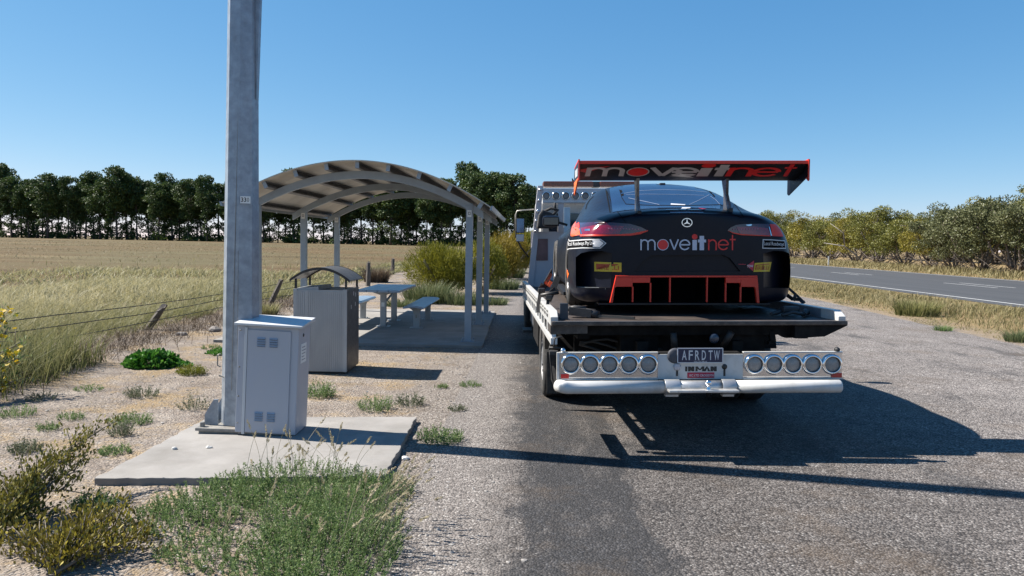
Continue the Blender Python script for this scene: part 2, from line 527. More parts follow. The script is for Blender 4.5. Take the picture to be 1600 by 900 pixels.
def m_asphalt():
    m, nt, out = nodes_of('worn_chip_seal')
    p = N(nt, 'ShaderNodeBsdfPrincipled'); p.inputs['Roughness'].default_value = 0.85
    p.inputs['Specular IOR Level'].default_value = 0.25
    P = coords(nt, 'World')
    sx = N(nt, 'ShaderNodeSeparateXYZ'); L(nt, P, sx.inputs[0])
    X, Y = sx.outputs[0], sx.outputs[1]
    vo = N(nt, 'ShaderNodeTexVoronoi'); vo.inputs['Scale'].default_value = 75; L(nt, P, vo.inputs['Vector'])
    vc = N(nt, 'ShaderNodeSeparateColor'); L(nt, vo.outputs['Color'], vc.inputs[0])
    chip = ramp(nt, vc.outputs[0], [(0.0, (.068, .060, .057)), (0.45, (.153, .136, .126)), (0.8, (.218, .196, .183)), (0.97, (.28, .26, .245)), (1.0, (.40, .38, .36))])
    chip = mix(nt, 1.0, chip, ramp(nt, vo.outputs['Distance'], [(0.35, 1.0), (0.8, .3)]), 'MULTIPLY')
    mid = noise(nt, P, 1.4, 6, 0.65); big = noise(nt, P, .35, 4, 0.6)
    chip = mix(nt, 0.8, chip, ramp(nt, mid, [(0.3, .72), (0.7, 1.22)]), 'MULTIPLY')
    chip = mix(nt, 0.8, chip, ramp(nt, noise(nt, P, 9, 6, 0.7), [(0.3, .68), (0.7, 1.25)]), 'MULTIPLY')
    far = ramp(nt, smooth(nt, X, 1.5, 6.0), [(0.0, .74), (1.0, 1.42)])
    chip = mix(nt, 1.0, chip, far, 'MULTIPLY')
    # black bitumen bled up along the wheel track by the gravel, and an oil spot or two
    mp = N(nt, 'ShaderNodeMapping'); mp.inputs['Scale'].default_value = (1.0, .35, 1); L(nt, P, mp.inputs[0])
    st = noise(nt, mp.outputs[0], 1.5, 7, 0.68)
    wx = math_(nt, 'ADD', math_(nt, 'ADD', X, math_(nt, 'MULTIPLY', math_(nt, 'SUBTRACT', st, .5), 1.5)), math_(nt, 'MULTIPLY', math_(nt, 'SUBTRACT', noise(nt, P, 11, 6, .75), .5), .35))
    t1 = math_(nt, 'MULTIPLY', smooth(nt, wx, -.14, .02), math_(nt, 'SUBTRACT', 1.0, smooth(nt, wx, .72, .86)))
    t1 = math_(nt, 'MULTIPLY', t1, math_(nt, 'SUBTRACT', 1.0, smooth(nt, Y, 8.0, 13.0)))
    t1 = math_(nt, 'MULTIPLY', t1, ramp(nt, noise(nt, mp.outputs[0], 3.2, 6, .7), [(.33, .35), (.5, 1.0)]))
    t2 = math_(nt, 'MULTIPLY', smooth(nt, st, .52, .66), .55)
    f = math_(nt, 'MULTIPLY', math_(nt, 'MAXIMUM', math_(nt, 'MULTIPLY', t1, .88), t2), 1.0)
    blk = mix(nt, 0.85, (.030, .030, .032), ramp(nt, vc.outputs[1], [(0.0, .5), (0.75, 1.1), (1.0, 2.2)]), 'MULTIPLY')
    chip = mix(nt, f, chip, blk)
    rust = ramp(nt, noise(nt, P, .8, 6, .7), [(.52, 0.0), (.68, .45)])
    chip = mix(nt, rust, chip, (.095, .068, .045))
    # loose gravel spilling over the western edge
    we = math_(nt, 'ADD', X, math_(nt, 'MULTIPLY', math_(nt, 'SUBTRACT', noise(nt, P, 3.5, 8, .8), .5), .9))
    ge = math_(nt, 'SUBTRACT', 1.0, smooth(nt, we, -.38, .02))
    stone = ramp(nt, vc.outputs[2], [(0.0, (.09, .08, .075)), (0.4, (.195, .172, .157)), (0.75, (.275, .246, .225)), (1.0, (.44, .41, .38))])
    stone = mix(nt, 1.0, stone, ramp(nt, vo.outputs['Distance'], [(0.35, 1.0), (0.8, .35)]), 'MULTIPLY')
    chip = mix(nt, ge, chip, stone)
    L(nt, chip, p.inputs['Base Color'])
    h = math_(nt, 'ADD', math_(nt, 'MULTIPLY', vo.outputs['Distance'], -.8), math_(nt, 'MULTIPLY', vc.outputs[1], .4))
    L(nt, bump(nt, h, 0.7, 0.012), p.inputs['Normal'])
    L(nt, p.outputs[0], out.inputs[0])
    return m
def sheet(name, pts, z, mat, parent=None):
    mb = MB().add([(p[0], p[1], z) for p in pts], [tuple(range(len(pts)))])
    return mb.build(name, mat, parent, fix=False)
_ra = [(-.75, -12), (9.0, -12)] + [(9.0 - .35*math.sin(k*.9) + (.25 if k < 2 else 0) - (.5 if k == 1 else 0), 4+k*4.2) for k in range(0, 9)]
_ra += [(9.6, 44), (11.5, 60), (14.6, 76), (14.6, 84), (9, 84), (3.5, 60), (1.2, 45), (.2, 30), (-.75, 18)]
asph = sheet('rest_area_road', _ra, 0.004, m_asphalt())
tag(asph, 'worn grey chip seal of the rest area', kind='structure')

def m_highway():
    m, nt, out = nodes_of('highway_seal')
    p = N(nt, 'ShaderNodeBsdfPrincipled'); p.inputs['Roughness'].default_value = 0.8
    P = coords(nt, 'World')
    mp = N(nt, 'ShaderNodeMapping'); mp.inputs['Scale'].default_value = (1, .06, 1); L(nt, P, mp.inputs[0])
    a = noise(nt, mp.outputs[0], 1.1, 5, .6); b = noise(nt, P, 14, 6, .75)
    c = ramp(nt, a, [(.3, (.034, .035, .037)), (.7, (.052, .052, .054))])
    c = mix(nt, .8, c, ramp(nt, b, [(.3, .7), (.7, 1.3)]), 'MULTIPLY')
    L(nt, c, p.inputs['Base Color']); L(nt, bump(nt, b, .4, .01), p.inputs['Normal'])
    L(nt, p.outputs[0], out.inputs[0])
    return m
hw = sheet('highway', [(14.6, -60), (28.7, -60), (28.7, 900), (14.6, 900)], 0.012, m_highway())
tag(hw, 'two lane highway of dark grey seal', kind='structure')
paint = pm('road_paint', (.42, .42, .41), .7, var=.2, vscale=3, dirt=(.2, .2, .2), dirt_amt=.4, dscale=5)
ln = MB()
for x in (15.35, 28.05):
    ln.add([(x, -60, .016), (x+.14, -60, .016), (x+.14, 900, .016), (x, 900, .016)], [(0, 1, 2, 3)])
    ln.build('edge_line', paint, hw, fix=False); ln = MB()
for x, off in ((21.3, 34.2), (22.35, 34.6)):
    ln = MB()
    for k in range(-5, 50):
        y = off + k*14.2
        ln.add([(x, y, .016), (x+.12, y, .016), (x+.12, y+4.4, .016), (x, y+4.4, .016)], [(0, 1, 2, 3)])
    ln.build('centre_line', paint, hw, fix=False)

# concrete pads
conc = pm('concrete', (.225, .212, .198), .9, var=.14, vscale=2.5, dirt=(.125, .115, .10), dirt_amt=.6, dscale=1.6, bmp=.5, bscale=140)
def slab(name, pts, h, label):
    n = 26
    mb = MB()
    out = []
    for i, p in enumerate(pts):
        q = pts[(i+1) % len(pts)]
        for k in range(n):
            t = k/n
            j = 0 if k == 0 else random.uniform(-.012, .012)
            dx, dy = q[0]-p[0], q[1]-p[1]; l = math.hypot(dx, dy)
            out.append((p[0]+dx*t - dy/l*j, p[1]+dy*t + dx/l*j))
    mb.prism(out, 'z', -.06, h)
    o = mb.build(name, conc, bevel=.006)
    return tag(o, label, kind='structure')
PAD = [gp(147, 747, .05), gp(600, 744, .05), gp(651, 651, .05), gp(326, 652, .05)]
slab('concrete_pad', [(p.x, p.y) for p in PAD], .05, 'square concrete pad under the lamp post')
slab('shelter_slab', [(-5.0, 11.55), (-.72, 11.5), (-.8, 17.45), (-5.1, 17.5)], .045, 'concrete slab under the shelter')
# ------------------------------------------------------------------ lamp post, cabinet, bin
galv = pm('galvanised_steel', (.28, .315, .36), .45, metal=.5, var=.22, vscale=14, bmp=.15, bscale=40, dirt=(.20, .23, .27), dirt_amt=.6, dscale=5)
galv_dark = pm('weathered_steel', (.26, .25, .23), .6, metal=.4, var=.3, vscale=10, dirt=(.16, .12, .09), dirt_amt=.6)
white_plate = pm('white_plate', (.72, .72, .70), .5, var=.06)
black_ink = pm('black_ink', (.015, .015, .016), .5)
black_paint = pm('black_paint', (.016, .016, .018), .4, var=.2)
black_steel = pm('black_steel', (.02, .02, .022), .55, var=.3, dirt=(.07, .06, .05), dirt_amt=.5)

pb = Vector((-2.425, 6.13, .05))
post = thing('lamp_post', 'tall tapered galvanised steel pole leaning over the grey cabinet', 'lamp post', (pb.x, pb.y, .05), (0, R(.62), 0))
def octo(r, z, rot=R(12)):
    return [(r*math.cos(rot+2*math.pi*k/8), r*math.sin(rot+2*math.pi*k/8), z) for k in range(8)]
mb = MB()
H = 9.0
rings = [(.155, .05), (.152, .30), (.142, 1.2), (.119, 3.6), (.085, H)]
for (r0, z0), (r1, z1) in zip(rings[:-1], rings[1:]):
    a, b = octo(r0, z0), octo(r1, z1)
    mb.add(a+b, [(k, (k+1) % 8, 8+(k+1) % 8, 8+k) for k in range(8)])
mb.add(octo(.155, .05), [tuple(range(8))]); mb.add(octo(.085, H), [tuple(range(8))])
mb.build('shaft', galv, post)
mb = MB()                                               # weld seam and overlap strip up the front face
mb.bar((-.02, -.146, .35), (.03, -.108, 3.8), .003, .004, up=(0, 1, 0)); mb.build('seam', galv_dark, post)
MB().hexa([(.118, -.02, 2.75), (.124, -.02, 2.75), (.124, .03, 2.75), (.118, .03, 2.75), (.085, -.02, 5.2), (.19, -.02, 5.2), (.19, .03, 5.2), (.085, .03, 5.2)]).build('stiffener', galv, post)
mb = MB().box((-.29, -.22, .02), (.36, .24, .045)).box((-.27, -.20, -.055), (.33, .2, .02))
for x in (-.25, .3):
    for y in (-.17, .17):
        mb.lathe([(.0, .085), (.022, .085), (.022, .045)], (x, y, 0), n=6, smooth=False)
mb.build('base_plate', galv_dark, post, bevel=.004)
mb = MB()
for s in (-1, 1):
    mb.prism([(-.26, .046), (-.15, .046), (-.15, .26), (-.185, .26), (-.26, .13)], 'y', s*.10-.008, s*.10+.008)
mb.prism([(-.26, .046), (-.245, .046), (-.245, .13), (-.26, .13)], 'y', -.092, .092)
mb.build('gusset', galv, post)
mb = MB().bar((-.15, -.085, .46), (.10, -.142, .40), .010, .010); mb.tube([(-.165, -.02, .52), (-.19, -.02, .53), (-.19, -.02, .62), (-.165, -.02, .63)], .006, 6)
mb.build('cable_band', galv_dark, post)
# access door outline
mb = MB().bar((.03, -.146, .42), (.026, -.138, 1.5), .0025, .004, up=(0, 1, 0)); mb.build('door_gap', galv_dark, post)
# number plate 330: two white squares for 33 and a third
zc = 1.65 + (373.0-315)/FPX*6.0
npx = post.matrix_world
plate = MB().box((.040, -.136, zc-.062), (.122, -.130, zc-.004)).build('number_plate', white_plate, post)
for k, ch in enumerate('330'):
    x0 = .047 + k*.024
    flat_text('numeral', ch, lambda u, v, x0=x0: (x0+u*.019, -.1372, zc-.050+v*.036), black_ink if k < 2 else galv_dark, plate, bold=.02)
mb = MB().lathe([(.0, .0), (.14, .0), (.15, .07), (.05, .14), (0, .15)], (0, 0, H), n=8, smooth=False).build('cap', galv, post)
mb = MB().tube([(0, 0, H-.2), (.5, 0, H+.35), (1.3, 0, H+.45)], .04, 8).build('lamp_arm', galv, post)
MB().box((1.2, -.12, H+.38), (1.8, .12, H+.52), bev=.03).build('lamp_head', galv, post)

# cabinet
cab_grey = pm('cabinet_enamel', (.37, .385, .43), .45, var=.05, vscale=3, dirt=(.36, .35, .33), dirt_amt=.35, dscale=3, stretch=(1, 1, .3))
cab_white = pm('cabinet_white', (.50, .51, .52), .4, var=.06, dirt=(.4, .38, .34), dirt_amt=.25)
cb = gp(413, 686, .10)
cw, cd, chh = .495, .335, .90
cabt = thing('utility_cabinet', 'grey steel electrical cabinet with louvres and white lid on concrete pad', 'cabinet', (-2.135, 5.90, .045), (0, R(2.2), R(1.0)))
MB().box((-cw/2, 0, .02), (cw/2, cd, chh), bev=.008).build('body', cab_grey, cabt)
MB().box((-cw/2+.02, .02, .0), (cw/2-.02, cd-.02, .02)).build('plinth', galv_dark, cabt)
mb = MB().hexa([(-cw/2-.02, -.035, chh+.003), (cw/2+.035, -.035, chh+.003), (cw/2+.035, cd+.02, chh+.025), (-cw/2-.02, cd+.02, chh+.025),
                (-cw/2-.02, -.035, chh+.022), (cw/2+.035, -.035, chh+.022), (cw/2+.035, cd+.02, chh+.055), (-cw/2-.02, cd+.02, chh+.055)])
mb.build('lid', cab_white, cabt, bevel=.004)
MB().box((-cw/2+.085, -.012, .03), (cw/2-.06, -.001, chh-.03), bev=.003).build('door_panel', cab_grey, cabt)
MB().box((-cw/2+.060, -.016, .012), (-cw/2+.083, -.001, chh-.012), bev=.003).build('cover_strip', cab_white, cabt)
lou = pm('louvre_steel', (.37, .385, .43), .5, var=.06)
for zx in (.16, .77):
    for xx in (-.085, .015):
        mb = MB()
        for k in range(4):                                # pressed hoods over dark slits
            z = zx + k*.020 - .03
            mb.hexa([(xx, -.0125, z), (xx+.07, -.0125, z), (xx+.07, -.0125, z+.012), (xx, -.0125, z+.012),
                     (xx+.004, -.026, z), (xx+.066, -.026, z), (xx+.066, -.0127, z+.012), (xx+.004, -.0127, z+.012)])
            mb.box((xx+.003, -.0128, z-.0055), (xx+.067, -.0122, z-.0005), mi=1)
        mb.build('louvre', [lou, black_ink], cabt)
for z in (.1, .32, .56, .86):
    MB().lathe([(0, -.006), (.006, -.006), (.007, 0)], (-cw/2+.022, 0, z), 'y', 8).build('screw', galv_dark, cabt)
st_ = MB().box((cw/2+.001, .07, .60), (cw/2+.004, .22, .76)).build('warning_sticker', white_plate, cabt)
mb = MB()
for k, w_ in enumerate((.09, .11, .10, .07, .10)):
    mb.box((cw/2+.0045, .09, .735-k*.026), (cw/2+.0055, .09+w_, .728-k*.026))
mb.build('small_print', pm('grey_ink', (.25, .25, .27), .6), st_)
MB().lathe([(0, .006), (.012, .006), (.016, 0)], (cw/2, .13, .83), 'x', 12).build('lock', black_steel, cabt)

# litter bin enclosure
bin_steel = pm('ribbed_steel', (.36, .365, .365), .5, metal=.25, var=.12, vscale=5, dirt=(.30, .28, .25), dirt_amt=.4, dscale=2, stretch=(1, 1, .25))
bin_shaded = pm('shaded_ribbed_steel', (.085, .085, .088), .45, metal=.2, var=.15, dirt=(.12, .118, .115), dirt_amt=.4)  # same ribbed steel, the sides' shade put into a darker colour
bb = gp(541, 585, .0)
bn = thing('litter_bin', 'ribbed grey steel litter bin enclosure with small black curved canopy', 'bin', (bb.x-.325, bb.y, 0), (0, 0, R(.5)))
bw, bd, bh = .66, .66, 1.05
nr = 26
mb = MB().box((-bw/2+.01, bd-.012, .03), (bw/2-.01, bd, bh-.01)); mb.build('back_panel', bin_steel, bn)
mb = MB()
for k in range(nr):                                     # ribbed front
    x0 = -bw/2 + .02 + k*(bw-.04)/nr; w_ = (bw-.04)/nr
    mb.box((x0+w_*.12, 0, .04), (x0+w_*.88, -.006, bh-.03))
mb.box((-bw/2+.01, .0, .03), (bw/2-.01, .012, bh-.01))
mb.box((-bw/2, -.009, .03), (-bw/2+.045, .014, bh)); mb.box((bw/2-.045, -.009, .03), (bw/2, .014, bh))
mb.box((-bw/2+.16, -.0085, .04), (-bw/2+.168, 0, bh-.01))
mb.build('front_panel', bin_steel, bn)
for s in (-1, 1):
    mb = MB().box((s*bw/2, .012, .03), (s*(bw/2-.012), bd-.012, bh))
    for k in range(nr):
        y0 = .02 + k*(bd-.04)/nr; w_ = (bd-.04)/nr
        mb.box((s*bw/2, y0+w_*.12, .04), (s*(bw/2+.005), y0+w_*.88, bh-.03))
    mb.build('side_panel', bin_shaded, bn)
mb = MB()
for z, y in ((.98, .33), (.96, .44), (.84, .43), (.82, .2), (.97, .6)):
    mb.box((bw/2+.005, y-.006, z-.025), (bw/2+.008, y+.006, z+.025))
mb.build('latch', white_plate, bn)
mb = MB().box((-bw/2+.013, .013, bh-.035), (bw/2-.013, bd-.013, bh-.022))
mb.hexa([(-bw/2+.02, .02, bh-.02), (-.03, .02, bh-.02), (-.03, bd-.02, bh-.02), (-bw/2+.02, bd-.02, bh-.02),
         (-bw/2+.02, .02, bh+.005), (-.03, .02, bh+.03), (-.03, bd-.02, bh+.03), (-bw/2+.02, bd-.02, bh+.005)])
mb.build('lid', bin_steel, bn)
MB().box((-bw/2+.03, .03, 0), (bw/2-.03, bd-.03, .03)).build('foot', black_paint, bn)
for x in (-bw/2+.02, bw/2-.02):
    for y in (.03, bd-.03):
        MB().box((x-.012, y-.012, bh), (x+.012, y+.012, bh+.125)).build('canopy_post', black_paint, bn)
mb = MB(); n = 18
def arcz(x): return bh + .115 + .15*(1-(x/(bw/2+.04))**2)
top = [(-bw/2-.04 + (bw+.08)*k/n) for k in range(n+1)]
poly = [(x, arcz(x)) for x in top] + [(x, arcz(x)-.012) for x in reversed(top)]
mb.prism(poly, 'y', -.02, bd+.03)
mb.build('canopy', pm('canopy_steel', (.10, .105, .115), .35, metal=.3, var=.2), bn)
mb = MB()
poly = [(x, arcz(x)+.004) for x in top] + [(x, arcz(x)-.028) for x in reversed(top)]
for a_, b_ in ((-.035, -.021), (bd+.031, bd+.045)):
    MB().prism(poly, 'y', a_, b_).build('canopy_rim', black_paint, bn)

# ------------------------------------------------------------------ shelter
sh_grey = pm('shelter_paint', (.29, .335, .375), .5, var=.07, vscale=4, dirt=(.20, .19, .18), dirt_amt=.3)
sh_roof = pm('roof_underside', (.52, .48, .41), .6, var=.08, vscale=1.5, dirt=(.2, .18, .15), dirt_amt=.4, dscale=1.2)
SX = -2.72; HALF = 1.735
sh = thing('picnic_shelter', 'open steel picnic shelter with low barrel roof on six square posts', 'shelter', (SX, 14.5, .045))
def arch(x): return 2.735 - .485*(x/HALF)**2
for j, y in enumerate((-2.5, 0, 2.5)):
    for s in (-1, 1):
        p = MB().box((s*HALF-.055, y-.055, 0), (s*HALF+.055, y+.055, 2.2), bev=.006).build('post', sh_grey, sh)
        mb = MB().box((s*HALF-.11, y-.11, 0), (s*HALF+.11, y+.11, .014))
        for ax in (-.085, .085):
            for ay in (-.085, .085):
                mb.lathe([(0, .045), (.016, .045), (.016, .014)], (s*HALF+ax, y+ay, 0), n=6, smooth=False)
        mb.build('foot_plate', galv, p)
        if not (s == -1 and j == 0):
            mb = MB().box((s*HALF-.035, y-.062, 2.02), (s*HALF+.035, y-.057, 2.13))
            for (a, b, c, d) in ((-.018, 2.055, .018, 2.062), (-.018, 2.095, .018, 2.102), (-.018, 2.062, -.011, 2.095), (.011, 2.062, .018, 2.095)):
                mb.box((s*HALF+a, y-.064, b), (s*HALF+c, y-.0622, d), mi=1)
            mb.build('number_plate', [white_plate, black_ink], p)
    n = 36
    xs_ = [-HALF-.22 + (2*HALF+.44)*k/n for k in range(n+1)]
    poly = [(x, arch(x)) for x in xs_] + [(x, arch(x)-.125) for x in reversed(xs_)]
    mb = MB().prism(poly, 'y', y-.035, y+.035)
    mb.build('arch_beam', sh_grey, sh)
    mb = MB()
    for s in (-1, 1):
        mb.prism([(s*HALF-.05, 2.13), (s*HALF+.05, 2.13), (s*HALF+.05, 2.24), (s*(HALF-.14), 2.30), (s*(HALF-.16), 2.24)], 'y', y+.0365, y+.046)
    mb.build('bracket', sh_grey, sh)
def tang(x):
    m_ = -.97*x/HALF**2
    l = math.hypot(1, m_)
    return Vector((1/l, 0, m_/l)), Vector((-m_/l, 0, 1/l))
for k in range(9):
    x = -HALF - .17 + k*(2*HALF+.34)/8
    t, nn = tang(x)
    c = Vector((x, 0, arch(x)))
    def P(a, b, y): q = c + t*a + nn*b; return (q.x, y, q.z)
    mb = MB()
    for a0, a1, b0, b1 in ((-.022, -.017, .001, .105), (-.017, .035, .100, .105), (-.017, .035, .001, .006), (.030, .035, .006, .02), (.030, .035, .085, .1)):
        mb.hexa([P(a0, b0, -2.95), P(a1, b0, -2.95), P(a1, b0, 2.95), P(a0, b0, 2.95), P(a0, b1, -2.95), P(a1, b1, -2.95), P(a1, b1, 2.95), P(a0, b1, 2.95)])
    o = mb.build('purlin', pm('purlin_steel', (.15, .145, .145), .55, var=.1), sh)
    MB().hexa([P(-.024, 0, -2.956), P(.037, 0, -2.956), P(.037, 0, -2.951), P(-.024, 0, -2.951), P(-.024, .106, -2.956), P(.037, .106, -2.956), P(.037, .106, -2.951), P(-.024, .106, -2.951)]).build('end_cap', sh_grey, o)
xs_ = [-HALF-.30 + (2*HALF+.60)*k/48 for k in range(49)]
def rz(x, o):
    t, nn = tang(x); q = Vector((x, 0, arch(x))) + nn*o
    return (q.x, q.z)
poly = [rz(x, .107) for x in xs_] + [rz(x, .122) for x in reversed(xs_)]
MB().prism(poly, 'y', -3.02, 3.02, smooth=False).build('roof_sheet', sh_roof, sh)
for s in (-1, 1):
    mb = MB()
    a = rz(s*(HALF+.30), .09); b = rz(s*(HALF+.30), .135)
    mb.prism([(a[0], a[1]-.03), (a[0]+s*.03, a[1]-.03), (b[0]+s*.03, b[1]), (b[0], b[1])], 'y', -3.03, 3.03)
    mb.build('gutter', sh_grey, sh)
MB().box((.45, .15, arch(.5)-.02), (.8, .36, arch(.5)+.07), bev=.01).build('lamp_box', sh_roof, sh)

# table and benches
tbl_top = pm('table_slats', (.23, .30, .39), .35, metal=.3, var=.07, vscale=3)
tleg = pm('table_legs', (.32, .33, .335), .45, metal=.2, var=.06)
def plank_top(name, w, n, ly, z, th, parent, curl=0.0):
    mb = MB(); pw = w/n
    for k in range(n):
        x0 = -w/2 + k*pw
        if curl and k in (0, n-1):
            s = -1 if k == 0 else 1
            xi, xo = (x0+pw, x0) if s < 0 else (x0, x0+pw)
            pts = [(xi-s*(.004), z), (xi-s*.004, z-th), (xo-s*.03, z-th-curl*.4), (xo, z-curl-.02), (xo+s*.012, z-curl), (xo-s*.02, z-curl*.25)]
            mb.prism(pts, 'y', -ly/2, ly/2)
        else:
            mb.box((x0+.004, -ly/2, z-th), (x0+pw-.004, ly/2, z), bev=.006)
    return mb.build(name, tbl_top, parent)
tb = thing('picnic_table', 'pale blue grey slatted picnic table on two legs under the shelter', 'table', (SX-.02, 14.25, .045))
plank_top('tabletop', .80, 4, 1.95, .72, .04, tb)
for y in (-.42, .68):
    lg = MB().box((-.055, y-.045, .012), (.055, y+.045, .64), bev=.01).build('leg', tleg, tb)
    MB().box((-.13, y-.08, 0), (.13, y+.08, .012)).build('foot_plate', tleg, lg)
    MB().prism([(-.3, .675), (.3, .675), (.06, .60), (-.06, .60)], 'y', y-.04, y+.04).build('crossbar', tleg, tb)
MB().tube([(.0, -.38, .45), (.0, .1, .50), (.0, .64, .60)], .022, 8).build('brace', tleg, tb)
MB().box((-.03, -.47, .38), (.03, -.466, .46)).build('number_plate', white_plate, tb)
def bench(name, label, x, rot=0):
    b = thing(name, label, 'bench', (x, 14.45, .045), (0, 0, rot), group='benches beside the picnic table')
    plank_top('seat', .36, 3, 2.35, .445, .035, b, curl=.035)
    for y in (-.75, .78):
        lg = MB()
        lg.prism([(-.055, .012), (.055, .012), (.055, .27), (.075, .33), (.16, .395), (.16, .412), (-.16, .412), (-.16, .395), (-.075, .33), (-.055, .27)], 'y', y-.04, y+.04)
        lg = lg.build('leg', tleg, b, bevel=.005)
        mb = MB().box((-.12, y-.075, 0), (.12, y+.075, .012))
        for ax in (-.09, .09):
            mb.lathe([(0, .03), (.012, .03), (.012, .012)], (ax, y, 0), n=6, smooth=False)
        mb.build('foot_plate', tleg, lg)
        MB().box((-.012, y-.043, .19), (.012, y-.041, .25)).build('mark', galv_dark, lg)
    return b
bench('bench', 'grey slatted bench in shade between picnic table and shelter posts', SX+.63)
bench('bench', 'grey slatted bench half hidden behind the litter bin', SX-.72)
# ------------------------------------------------------------------ truck and car frames
def frame(o, yaw, lean, pitch=0.0):
    return Matrix.Translation(o) @ Matrix.Rotation(yaw, 4, 'Z') @ Matrix.Rotation(lean, 4, 'Y') @ Matrix.Rotation(pitch, 4, 'X')
PT = .0157
TM = frame(Vector((1.435, 6.12, 0.0)), R(2.6), R(-1.0), R(-.9))
DECK = 1.035
def T(px, py, y): return loc(px, py, y, TM)
_p = at(1073, 478, 6.75); _cl = TM.inverted() @ Vector((_p.x, 6.75, 1.03))
CM = Matrix.Translation(TM @ Vector((_cl.x, _cl.y, DECK+.008))) @ Matrix.Rotation(R(1.0), 4, 'Z') @ Matrix.Rotation(R(-1.0), 4, 'Y')
def C(px, py, y): return loc(px, py, y, CM)

tk_white = pm('truck_white', (.50, .50, .49), .4, var=.05, vscale=2, dirt=(.28, .25, .21), dirt_amt=.55, dscale=6, coat=.2)
tk_grey = pm('truck_panel', (.40, .39, .42), .45, var=.06, dirt=(.30, .27, .24), dirt_amt=.3, dscale=3)
deck_steel = pm('rusty_deck', (.055, .043, .038), .6, metal=.35, var=.35, vscale=4, dirt=(.11, .085, .068), dirt_amt=.8, dscale=5, bmp=.5, bscale=45)
edge_steel = pm('scuffed_edge', (.060, .050, .045), .5, metal=.3, var=.3, vscale=9, dirt=(.16, .14, .12), dirt_amt=.6, dscale=14)
under = pm('chassis_black', (.008, .0075, .0075), .8, var=.4, vscale=5, dirt=(.022, .018, .015), dirt_amt=.6, spec=.2)
chrome = pm('polished_steel', (.66, .66, .67), .10, metal=1.0, var=.06, vscale=3, dirt=(.45, .42, .38), dirt_amt=.3, dscale=9)
chrome_ring = pm('chrome_ring', (.75, .76, .78), .12, metal=1.0, var=.05)
lensm = pm('ribbed_lens', (.22, .215, .21), .25, var=.15, vscale=40, bmp=.6, bscale=160, coat=.5)
rubber = pm('tyre_rubber', (.028, .027, .026), .85, var=.25, vscale=12, dirt=(.12, .10, .085), dirt_amt=.5, dscale=6)
rimm = pm('steel_rim', (.16, .16, .165), .5, metal=.4, var=.2)
reflector = pm('red_reflector', (.42, .018, .016), .3, var=.1, coat=.5)
navy = pm('plate_navy', (.014, .017, .05), .4, var=.1)
plate_ink = pm('plate_white', (.50, .51, .54), .45, var=.04)
label_red = pm('label_red', (.36, .012, .045), .45, var=.12)
amber = pm('amber_lens', (.14, .035, .014), .3, var=.15, coat=.4)
glass = pm('dark_glass', (.012, .016, .022), .08, var=.1, coat=.6)
strapm = pm('black_webbing', (.018, .018, .019), .8, var=.3, vscale=30)

trk = thing('tow_truck', 'white flatbed tow truck carrying the black racing car, seen from behind', 'tow truck', mtx=TM)
# tray
mb = MB().box((-1.17, 0.02, DECK-.03), (1.17, 6.7, DECK))
tray = mb.build('tray', deck_steel, trk)
mb = MB().box((-1.23, -.03, DECK-.034), (1.23, .018, DECK+.003), bev=.01)
MB().box((-1.2, -.031, DECK+.0005), (1.2, -.012, DECK+.0045)).build('worn_lip', pm('worn_bare_steel', (.30, .28, .27), .4, metal=.7, var=.2), tray)
mb.build('tray_edge', edge_steel, tray)
mb = MB().box((-1.1, .10, DECK-.125), (.95, .22, DECK-.04)).box((-1.0, .12, DECK-.16), (-.9, 6.6, DECK-.032)).box((.86, .12, DECK-.16), (.96, 6.6, DECK-.032))
for k in range(14):
    mb.box((-1.15, .3+k*.45, DECK-.12), (1.15, .36+k*.45, DECK-.031))
mb.build('tray_frame', under, tray)
mb = MB().hexa([(-1.235, .0, .93), (-.93, .0, DECK-.10), (-.93, .3, DECK-.1), (-1.235, .3, .93), (-1.235, .0, DECK-.036), (-.93, .0, DECK-.036), (-.93, .3, DECK-.036), (-1.235, .3, DECK-.036)])
mb.build('corner_gusset', edge_steel, tray)
mb = MB().hexa([(.80, .0, DECK-.145), (1.05, .0, DECK-.13), (1.05, .25, DECK-.13), (.80, .25, DECK-.145), (.80, .0, DECK-.036), (1.245, .0, DECK-.036), (1.245, .25, DECK-.036), (.80, .25, DECK-.036)])
for a, b, w_ in (((.60, .12, .985), (.76, .12, .90), .035), ((.76, .12, .90), (.90, .12, .905), .035), ((.90, .12, .905), (1.08, .1, .965), .05), ((.79, .12, .99), (.79, .12, .90), .05), ((.92, .12, .99), (.90, .12, .91), .06), ((.64, .12, .96), (.66, .12, .845), .045), ((.66, .12, .85), (.62, .12, .84), .025)):
    mb.bar(a, b, .05, w_, up=(0, 0, 1) if abs(b[0]-a[0]) > .04 else (1, 0, 0))
mb.build('stay_bracket', under, tray)
slot = pm('slot_black', (.02, .02, .02), .8, var=.1)
